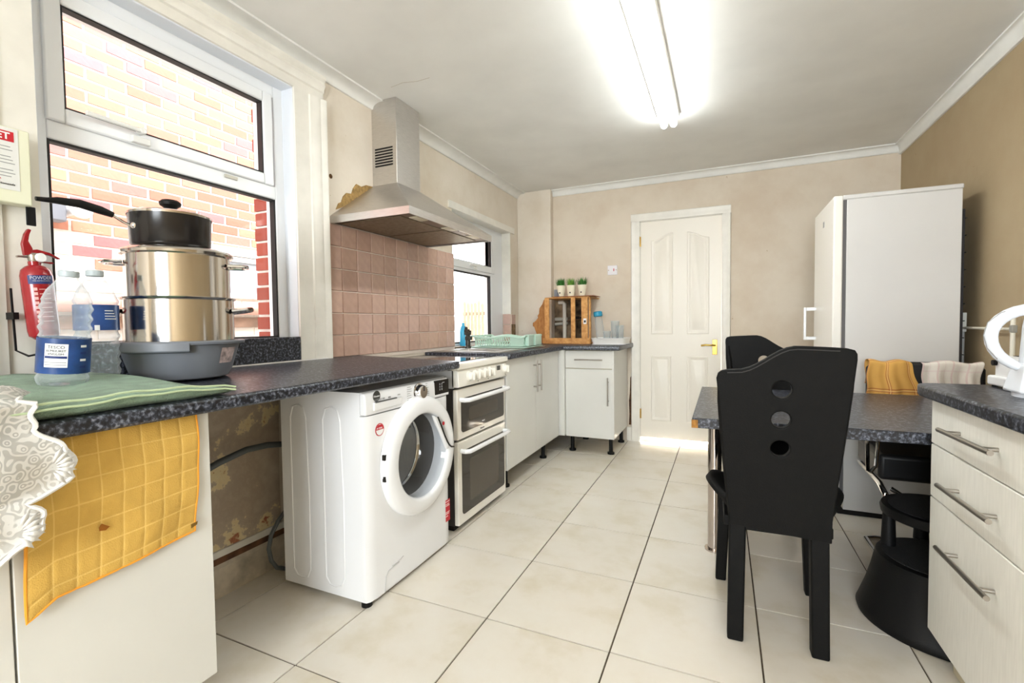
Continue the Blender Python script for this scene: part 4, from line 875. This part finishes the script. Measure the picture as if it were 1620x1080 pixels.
# lace cloth over the worktop's near end
lc = M()
def edge(z):   # right-hand edge (y) of the hanging lace by height, with scallops
    if z > .92: return -1.105
    if z > .865: return -1.105+.055*((.92-z)/.055)**.8
    t = (.865-z)
    e = -1.05 if t < .05 else (-1.05-.055*min(1,(t-.05)/.03) if t < .08 else -1.115)
    if t > .08: e = -1.122+.022*sin(min(1,(t-.08)/.075)*pi)-.05*max(0,t-.155)/.03
    return e
def lcf(u,v):
    L1 = .30; s_ = v*.60
    if s_ < L1:
        x = -.25+(.06+.25)*s_/L1; z = ztop(x)+.046+.012*sin(u*17+v*9)*.7+.03*(u > .8)*sin((u-.8)/.2*pi)*(.5+.5*sin(v*21)); e = -1.10-.03*sin(v*15)
    else:
        z = ztop(.06)+.044-(s_-L1); x = .062+.006*sin(u*22+v*4)+.004*sin(v*30); e = edge(z)+.004*sin(z*150)
    y = -1.62+(e+1.62)*u
    return (x,y,z)
lc.grid(lcf,44,110)
lo = solo('lace_cloth', lc, LACE, 'white lace cloth with a scalloped edge draped over the near worktop end', 'lace cloth', (0,-1.3,.95), solid=.0012, ang=180)
hem = [lcf(1,k/90) for k in range(40,91)]
make('scalloped_hem', M().tube([(x+.002,y,z) for x,y,z in hem],.0045,6), pbr('lace_thread',(230,228,224),.9), lo)
for (cy_,cz_) in ((-1.092,.845),(-1.145,.735)):
    for k in range(7):
        a = radians(-55+k*19); d = Vector((0,cos(a),sin(a)))
        q = Vector((.074,cy_,cz_)); make('fan_petal', M().add([tuple(q+d*.012),tuple(q+d*.03+Vector((.001,-d.z*.005,d.y*.005))),tuple(q+d*.046),tuple(q+d*.03+Vector((.001,d.z*.005,-d.y*.005)))],[(0,1,2,3)]), lo.children[0].data.materials[0], lo, solid=.0015)

# ------------------------------------------------------------------ fire extinguisher and blanket box on the near casing
XE = -.535
ex = thing('fire_extinguisher', 'small red powder fire extinguisher hung on the left window casing', 'fire extinguisher', (XE,-.855,1.092), local=True); ex.rotation_euler = (.07,0,0); ex.scale = (.72,.72,.82)
make('cylinder', M().lathe([(0,.004),(.03,0),(.046,.012),(.049,.03),(.049,.225),(.044,.245),(.03,.258),(.02,.262),(.02,.275),(0,.275)],(0,0,0),'z',32), RED, ex)
nv = make('valve_head', M().lathe([(.016,.272),(.019,.28),(.019,.298),(.012,.305),(0,.305)],(0,0,0),'z',16), NICK, ex)
make('gauge', M().lathe([(0,.034),(.014,.034),(.016,.030),(.016,.018)],(0,.012,.288),'x',18), WHT, ex)
make('squeeze_lever', M().prism([(-.012,.298),(.012,.305),(.05,.298),(.075,.285),(.083,.288),(.05,.308),(.012,.318),(-.012,.314)],'x',-.008,.008), RED, ex, bev=.002)
make('carry_handle', M().prism([(-.03,.295),(-.005,.298),(-.002,.320),(-.012,.345),(-.006,.368),(.002,.385),(-.008,.388),(-.02,.37),(-.032,.335)],'x',-.009,.009).prism([(.02,.272),(.05,.268),(.06,.270),(.055,.275),(.02,.276)],'x',-.006,.006), RED, ex, bev=.002)
make('safety_pin', M().tube([(0,-.02,.29),(0,-.045,.292),(.004,-.052,.29)],.004,6), NICK, ex)
ea = math.atan2(-1.55+.866,1.287-XE)
vc = (0,0)
b_ = lpatch(vc,.0497,ea-.55,ea+1.15,.195,.225,NAVY,'name_band',ex,10)
wraptext('POWDER',vc,.0501,ea+.28,.2105,.0165,WHT,b_); wraptext('FIRE EXTINGUISHER',vc,.0501,ea+.30,.2035,.0062,WHT,b_)
for k in range(8):
    lpatch(vc,.0496,ea-.28,ea-.05,.172-k*.016,.182-k*.016,pbr('pale_red_print',(222,170,166),.5) if k == 0 else bpy.data.materials['pale_red_print'],'instruction_icon',b_,3)
    lpatch(vc,.0496,ea+.05,ea+.75,.175-k*.016,.1775-k*.016,bpy.data.materials['pale_red_print'],'instruction_line',b_,5)
eb = thing('extinguisher_bracket', 'black wire wall bracket under the red fire extinguisher', 'bracket', (XL+.02,-.88,1.05))
make('wire', M().tube([(XL+.042,-.905,1.24),(XL+.05,-.903,1.06),(XE+.02,-.90,1.045),(XE+.035,-.885,1.05),(XE+.03,-.83,1.055),(XL+.05,-.825,1.06)],.003,6), BLKP, eb); make('strap', M().box(XL+.02,XL+.07,-.912,-.90,1.15,1.17), BLKP, eb); make('wall_hook', M().box(XL+.018,XL+.03,-.86,-.84,1.28,1.31), BLKP, eb)
bx = thing('fire_blanket_box', 'cream wall box for a fire blanket with red heading above the extinguisher', 'blanket box', (XL,-.96,1.475)); XB = -.55
make('box', M().box(XL+.036,XB,-1.13,-.862,1.478,1.692), CREAMB, bx, bev=.004)
pn = make('instruction_panel', M().box(XB,XB+.0012,-1.105,-.888,1.515,1.688), pbr('pale_grey_panel',(226,226,222),.5), bx)
rb = make('heading_band', M().box(XB+.001,XB+.002,-1.105,-.897,1.650,1.678), REDP, pn); text('heading_lettering','FIRE BLANKET',.0265,WHT,bx,(XB+.0022,-.905,1.6555),X,Z,'RIGHT',.0003,.0006)
for k,w in enumerate((.16,.13,.0,.17,.12,.15,.0,.16,.17,.14)):
    if w: make('instruction_line', M().box(XB+.001,XB+.0018,-1.07,-.905+(k%3)*.004,1.634-k*.0092,1.636-k*.0092), LGREY, pn)
make('roof_mark', M().prism([(-.96,1.543),(-.943,1.553),(-.926,1.543),(-.930,1.541),(-.943,1.549),(-.956,1.541)],'x',XB+.001,XB+.002), REDP, pn); text('maker_lettering','FEi',.017,INK,pn,(XB+.0018,-.962,1.527),X,Z,'LEFT',.0003,.0005); text('maker_lettering','Homesafe',.008,INK,pn,(XB+.0018,-.931,1.528),X,Z)
make('pull_tab', M().box(XB-.02,XB-.016,-.872,-.850,1.425,1.480), BLKP, bx, bev=.002); make('pull_tab', M().box(XB-.03,XB-.026,-1.08,-1.055,1.425,1.480), BLKP, bx, bev=.002)

# ------------------------------------------------------------------ right-hand drawer unit, worktop, kettle, toaster
du_ = thing('drawer_unit', 'cream three-drawer base unit with steel bar handles at the right', 'drawer unit', (2.2,.06,0)); XD = 1.90
make('carcass', M().box(XD+.022,XR-.002,-.24,.358,.12,.868), MELA, du_); make('plinth', M().box(XD+.06,XR-.01,-.23,.34,.0,.12), EDGE, du_)
for z0,z1,hz in ((.726,.866,.795),(.556,.722,.630),(.118,.552,.443)):
    d = make('drawer_front', M().box(XD,XD+.02,-.24,.36,z0,z1), CREAM, du_, bev=.0025); bar_handle('handle',(XD,.21,hz),(XD,-.085,hz+.006),(-1,0,0),d,.0068,.033)
wp = [(1.93,.455),(1.90,.447),(1.883,.43),(1.875,.40)]
solo('short_worktop', M().prism([(XR-.002,-.26),(XR-.002,.455)]+wp+[(1.875,-.26)],'z',.869,.907), GRAN, 'short dark speckled worktop over the drawer unit, kettle standing on it', 'worktop', (2.2,.1,.869), bev=.008, seg=3)
kt = thing('kettle', 'white plastic jug kettle with a big loop handle on the right worktop', 'kettle', (2.10,.17,.907)); KC = (2.10,.17,0)
KW = pbr('kettle_white',(236,240,246),.25)
make('jug', M().lathe([(0,.925),(.066,.925),(.070,.94),(.073,1.0),(.068,1.10),(.062,1.135),(.055,1.142),(0,1.147)],KC,'z',32), KW, kt)
make('power_base', M().lathe([(0,.907),(.086,.907),(.086,.918),(.07,.925),(0,.925)],KC,'z',32), KW, kt)
make('foot_skirt', M().hexa([(2.005,.12,.918),(2.06,.12,.918),(2.06,.22,.918),(2.005,.22,.918)],[(2.022,.135,1.0),(2.07,.135,1.0),(2.07,.205,1.0),(2.022,.205,1.0)]), KW, kt, bev=.008)
hp_ = [(2.065,.17,1.145),(2.03,.17,1.145),(1.995,.17,1.132),(1.968,.17,1.105),(1.960,.17,1.07),(1.968,.17,1.035),(1.99,.17,1.005),(2.03,.17,.982)]
make('handle', M().tube(hp_,[.015,.016,.0165,.0165,.016,.0155,.0145,.013],12), KW, kt, sub=1)
make('handle_seam', M().tube([(x-.0155*max(0,min(1,(2.06-x)/.05)),y-.008,z+.004) for x,y,z in hp_[1:7]],.0012,5), LGREY, kt)
make('spout', M().hexa([(2.15,.145,1.08),(2.185,.16,1.11),(2.185,.18,1.11),(2.15,.195,1.08)],[(2.14,.14,1.14),(2.20,.16,1.142),(2.20,.18,1.142),(2.14,.20,1.14)]), KW, kt, bev=.004)
ts = thing('toaster', 'small white toaster with a grey lever behind the kettle', 'toaster', (2.17,.35,.907))
make('body', M().box(2.068,2.31,.285,.415,.925,1.004), WHT, ts, bev=.012, seg=3); make('base', M().box(2.055,2.32,.275,.425,.912,.942), WHT, ts, bev=.006); make('lever', M().box(2.072,2.13,.270,.286,.980,.990), pbr('lever_grey',(110,112,116),.4), ts, bev=.002)
make('slot', M().box(2.10,2.28,.315,.340,1.0,1.0055).box(2.10,2.28,.36,.385,1.0,1.0055), DARK, ts)
for x in (2.07,2.30):
    for y in (.29,.41): make('foot', M().cyl((x,y,.907),(x,y,.913),.008,n=8), BLKP, ts)
make('control_knob', M().cyl((2.068,.40,.982),(2.058,.40,.982),.009,n=10), BLKP, ts)

# ------------------------------------------------------------------ fridge freezer
fr = thing('fridge_freezer', 'tall white fridge freezer against the right wall with its door facing left', 'fridge', (2.15,1.95,0))
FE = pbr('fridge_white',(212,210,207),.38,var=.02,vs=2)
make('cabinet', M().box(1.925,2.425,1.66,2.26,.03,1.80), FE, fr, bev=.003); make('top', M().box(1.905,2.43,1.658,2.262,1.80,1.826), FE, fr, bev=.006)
du1 = make('door', M().box(1.862,1.908,1.66,2.26,.78,1.826), pbr('fridge_door',(238,234,226),.3), fr, bev=.008, seg=3); dd1 = make('door', M().box(1.862,1.908,1.66,2.26,.07,.772), du1.data.materials[0], fr, bev=.008, seg=3)
make('door_gasket', M().box(1.908,1.925,1.668,2.25,.08,1.80), pbr('gasket_grey',(96,94,94),.6), fr)
def fh(z0,z1,par): make('handle', M().box(1.792,1.806,2.175,2.20,z0,z1).box(1.806,1.864,2.175,2.20,z1-.022,z1).box(1.806,1.864,2.175,2.20,z0,z0+.022), ENAM, par, bev=.004)
fh(.99,1.21,du1); fh(.45,.66,dd1)
make('maker_badge', M().box(1.8605,1.8625,1.93,1.965,1.70,1.735), LGREY, du1); make('plinth', M().box(1.90,2.42,1.67,2.25,.0,.03), DARK, fr)
make('condenser', M().box(2.425,2.45,1.70,2.22,.25,1.70), pbr('black_condenser',(34,30,32),.6), fr)
for k in range(16): make('condenser_wire', M().cyl((2.452,1.69,.30+k*.09),(2.452,2.23,.30+k*.09),.003,n=6), BLKP, fr)

# ------------------------------------------------------------------ breakfast bar, chairs, stool, towels, airer
tbl = thing('breakfast_bar', 'dark speckled worktop used as a breakfast bar table on a chrome leg', 'table', (1.8,.9,0))
make('tabletop', M().box(1.178,2.462,.42,1.40,.702,.742), GRAN, tbl, bev=.003)
make('chipped_corner', M().prism([(.416,.703),(.442,.703),(.438,.718),(.430,.726),(.428,.734),(.416,.735)],'x',1.1765,1.20), pbr('exposed_chipboard',(190,134,66),.9,var=.3,vs=60), tbl)
make('leg', M().cyl((1.255,.925,.008),(1.255,.925,.702),.031,n=24).cyl((1.255,.925,0),(1.255,.925,.008),.045,n=24).cyl((1.255,.925,.694),(1.255,.925,.702),.05,n=24), pbr('bronzed_chrome',(196,186,180),.10,1), tbl)
def chair(name, lab, loc, rz):
    t = thing(name, lab, 'chair', loc, rz, 'black leather side chairs', local=True)
    # back panel: tapered, S-shaped top, three holes; local x across, y forward from back legs, z up
    def half(z): return .150+.045*max(0,(z-.42)/.55)**1.0
    outl = [(-half(.42),.415),(half(.42)+.004,.395)]
    for k in range(1,8): z = .395+(.985-.395)*k/8; outl.append((half(z),z))
    outl += [(.196,1.0),(.195,1.018),(.188,1.030),(.17,1.035)]
    def topz(x): u = (.14-x)/.30; q = max(0,min(1,(u-.34)/.54)); q = q*q*(3-2*q); return 1.037+.005*sin(max(0,u)*3.1)-.076*q
    for k in range(0,15):
        x = .14-k/14*.30; outl.append((x,topz(x)))
    outl += [(-.178,.957),(-.188,.948),(-.193,.93)]
    for k in range(7,0,-1): z = .415+(.92-.415)*k/8; outl.append((-half(z),z))
    m = M().prism(outl,'y',-.016,.016); bk = make('backrest', m, BLK, t)
    hm = M()
    for z in (.900,.800,.702): hm.lathe([(.028,-.05),(.028,.05)],(0,0,z),'y',24,True)
    ho = make('cutter', hm, None)
    md = bk.modifiers.new('cut','BOOLEAN'); md.object = ho; md.solver = 'EXACT'; bk.parent = None; bpy.context.view_layer.update()
    bmv = bpy.data.meshes.new_from_object(bk.evaluated_get(bpy.context.evaluated_depsgraph_get())); bk.modifiers.clear(); bk.data = bmv; bk.parent = t; bpy.data.objects.remove(ho)
    bm = bmesh.new(); bm.from_mesh(bmv)
    bmesh.ops.triangulate(bm, faces=[f for f in bm.faces if len(f.verts) > 4]); 
    for v in bm.verts:   # lean backwards and curve round the sitter
        h = max(0,v.co.z-.42); v.co.y += -.13*h-.02*h*h; 
    bm.to_mesh(bmv); bm.free()
    bmv.polygons.foreach_set('use_smooth',[True]*len(bmv.polygons)); bmv.set_sharp_from_angle(angle=radians(40))
    b = bk.modifiers.new('bevel','BEVEL'); b.width = .008; b.segments = 3; b.limit_method = 'ANGLE'; b.angle_limit = radians(50)
    # rolled side edges of the back
    for s_ in (-1,1):
        zt_ = 1.0 if s_ > 0 else .93
        make('side_roll', M().tube([(s_*(half(z)-.012),-.13*max(0,z-.42)-.02*max(0,z-.42)**2+.008,z) for z in [.43+(zt_-.45)*k/8 for k in range(9)]],[.012,.014,.016,.017,.018,.018,.018,.017,.012],10), BLK, t)
    stp = []
    for k in range(15):
        x = .15-k/14*.31; z = topz(x)-.010; stp.append((x,-.13*(z-.42)-.02*(z-.42)**2-.017,z))
    make('stitched_seam', M().tube(stp,.0018,5), pbr('seam_thread',(52,50,50),.7), t)
    def seat(u,v):
        x = (u-.5)*2; y = .0+.44*v; w = .152+.058*sin(min(1,v*1.15)*pi)*.9+.035*v
        return (x*w, y, .452+.055*abs(x)**3*sin(pi*min(1,.12+v*.88))+.012*(1-v)-.012*sin(pi*v)*(1-x*x))
    make('seat', M().grid(seat,20,16), BLK, t, solid=.024, ang=180)
    make('seat_frame', M().box(-.15,.15,.0,.03,.395,.432).box(-.15,.15,.40,.43,.395,.432).box(-.165,-.135,.02,.41,.395,.432).box(.135,.165,.02,.41,.395,.432), BLK, t, bev=.004)
    for s_ in (-1,1):
        make('leg', M().hexa([(s_*.128-.026,-.014,0),(s_*.128+.026,-.014,0),(s_*.128+.026,.034,0),(s_*.128-.026,.034,0)],[(s_*.122-.027,-.008,.44),(s_*.122+.027,-.008,.44),(s_*.122+.027,.038,.44),(s_*.122-.027,.038,.44)]), BLK, t, bev=.006)
        make('leg', M().hexa([(s_*.168-.021,.39,0),(s_*.168+.021,.39,0),(s_*.168+.021,.432,0),(s_*.168-.021,.432,0)],[(s_*.150-.023,.388,.44),(s_*.150+.023,.388,.44),(s_*.150+.023,.434,.44),(s_*.150-.023,.434,.44)]), BLK, t, bev=.006)
    return t
c1 = chair('side_chair','black leather chair with three round holes in its back, nearest the camera at the table',(1.460,.245,0),.02)
c2 = copy_tree(c1); c2.location = (1.500,1.365,0); c2.rotation_euler = (0,0,pi+.02); c2['label'] = 'black leather chair on the far side of the table, facing the camera'
# cantilever chair with tea towels
c3 = thing('cantilever_chair','black padded chair on a bent chrome tube frame before the fridge','chair',(2.2,1.3,0))
PADM = pbr('black_vinyl',(28,28,30),.45)
make('backrest', M().box(2.0,2.44,1.455,1.49,.52,.90), PADM, c3, bev=.012, seg=3); make('top_rail', M().tube([(1.995,1.47,.55),(1.995,1.475,.87),(2.01,1.475,.89),(2.43,1.475,.89),(2.445,1.475,.87),(2.445,1.47,.55)],.014,10), BLKP, c3)
make('seat', M().box(1.945,2.40,1.08,1.46,.385,.505), PADM, c3, bev=.02, seg=3)
make('frame', M().tube([(2.42,1.46,.37),(2.42,1.10,.365),(2.42,1.02,.34),(2.42,1.0,.28),(2.42,1.04,.06),(2.42,1.10,.016),(2.42,1.31,.016),(2.36,1.335,.016),(2.0,1.335,.016),(1.955,1.31,.016),(1.955,1.10,.016),(1.955,1.04,.06),(1.955,1.0,.28),(1.955,1.02,.34),(1.955,1.10,.365),(1.955,1.46,.37)],.0125,10), CHROME, c3)
make('arm_bracket', M().tube([(1.935,1.05,.60),(1.925,1.04,.46),(1.90,1.03,.43),(1.89,1.02,.44),(1.885,1.02,.60)],.008,8), CHROME, c3)
make('cross_tube', M().tube([(1.98,1.05,.36),(2.02,1.04,.335),(2.2,1.04,.33),(2.38,1.05,.36)],.012,10), CHROME, c3)
def towel_over(name, x0, x1, y, zt_, dz, mat, lab, sk=0, seed=1):
    def f(u,v):
        s_ = (v-.35)*(dz+.16); yy = y-.024 if s_ > 0 else y+.024
        if abs(s_) < .03: t = s_/.03*pi/2; yy = y-.024*sin(t); z = zt_+.012*cos(t)
        else: z = zt_-(abs(s_)-.03)
        x = x0+(x1-x0)*u+sk*max(0,s_)*(u-.2)
        yy -= (.008*(1+sin(u*11+seed+s_*6))+.006*sin(u*23+seed*2))*min(1,abs(s_)*8)*(1 if s_ > 0 else -1)
        return (x+.004*sin(v*19),yy,z+.006*sin(u*9+seed)*(1 if abs(s_) < .03 else .3))
    return solo(name, M().grid(f,40,40), mat, lab, 'tea towel', ((x0+x1)/2,y,zt_), solid=.002, ang=180, group='tea towels on the chair back')
towel_over('tea_towel',1.985,2.155,1.475,.897,.26,YPLAID,'amber plaid tea towel hanging over the left of the chair back',.35,1)
towel_over('tea_towel',2.205,2.445,1.475,.895,.24,PPLAID,'pale pink and white tea towel hanging over the right of the chair back',-.15,4)
# step stool
st = thing('step_stool','black plastic two-step stool with a flared drum base under the table','step stool',(2.02,.625,0)); sc0 = (2.02,.625,0)
make('drum', M().lathe([(.232,0),(.246,.004),(.250,.018),(.244,.034),(.222,.10),(.205,.165),(.194,.222),(.190,.236),(.180,.240),(0,.240)],sc0,'z',56), BLKP, st)
make('lower_tread', M().lathe([(.170,.240),(.170,.243),(0,.243)],sc0,'z',48), pbr('ribbed_tread',(34,34,35),.7,bump=.8,bs=180), st)
uc = (2.035,.665,0)
us = make('upper_step', M().lathe([(0,.372),(.168,.372),(.182,.380),(.185,.398),(.180,.410),(.165,.412),(0,.412)],uc,'z',48), BLKP, st)
make('upper_tread', M().lathe([(.160,.412),(.160,.415),(0,.415)],uc,'z',48), bpy.data.materials['ribbed_tread'], us)
for a in (168,245+70,30,95): 
    t_ = radians(a); q = Vector((uc[0]+.155*cos(t_),uc[1]+.155*sin(t_),0)); make('post', M().tube([(q.x-.0*cos(t_),q.y,.236),(q.x,q.y,.374)],[.026,.020],12), BLKP, st)
# folded airer by the right wall
ai = thing('clothes_airer','white tubular folding airer standing against the right wall behind the kettle','airer',(2.48,1.55,0)); AW = pbr('airer_white',(228,222,206),.4)
make('upright', M().cyl((2.485,1.80,0),(2.485,1.80,1.15),.010,n=10), pbr('airer_grey',(170,172,172),.4), ai); make('upright', M().cyl((2.485,1.31,0),(2.485,1.31,1.14),.009,n=10), AW, ai)
for z in (.30,.68,1.072): make('rail', M().cyl((2.485,1.30,z),(2.485,1.84,z),.0065,n=8), AW, ai)
make('corner_joint', M().box(2.474,2.498,1.785,1.815,1.05,1.155), pbr('joint_white',(210,212,206),.4), ai, bev=.003); make('corner_joint', M().box(2.476,2.496,1.297,1.322,1.055,1.09), pbr('joint_grey',(150,146,136),.4), ai, bev=.003)
make('teal_clip', M().box(2.478,2.492,1.815,1.845,1.055,1.11), pbr('teal_clip',(30,96,106),.5), ai)

# ------------------------------------------------------------------ ceiling batten
cl = thing('ceiling_light','twin tube fluorescent batten light on the ceiling','ceiling light',(.965,.9,ZC-.06))
make('batten', M().prism([(.900,ZC-.001),(1.034,ZC-.001),(1.030,ZC-.030),(1.018,ZC-.040),(.916,ZC-.040),(.904,ZC-.030)],'y',.09,1.66), pbr('batten_white',(232,230,224),.4), cl)
for x in (.938,.996):
    make('tube', M().tube([(x,.12,ZC-.062),(x,1.655,ZC-.062),(x,1.668,ZC-.062),(x,1.676,ZC-.062)],[.021,.021,.017,.006],14), TUBE, cl)
    for y in (.11,1.64): make('tube_holder', M().box(x-.008,x+.008,y-.008,y+.008,ZC-.062,ZC-.03), WHT, cl)
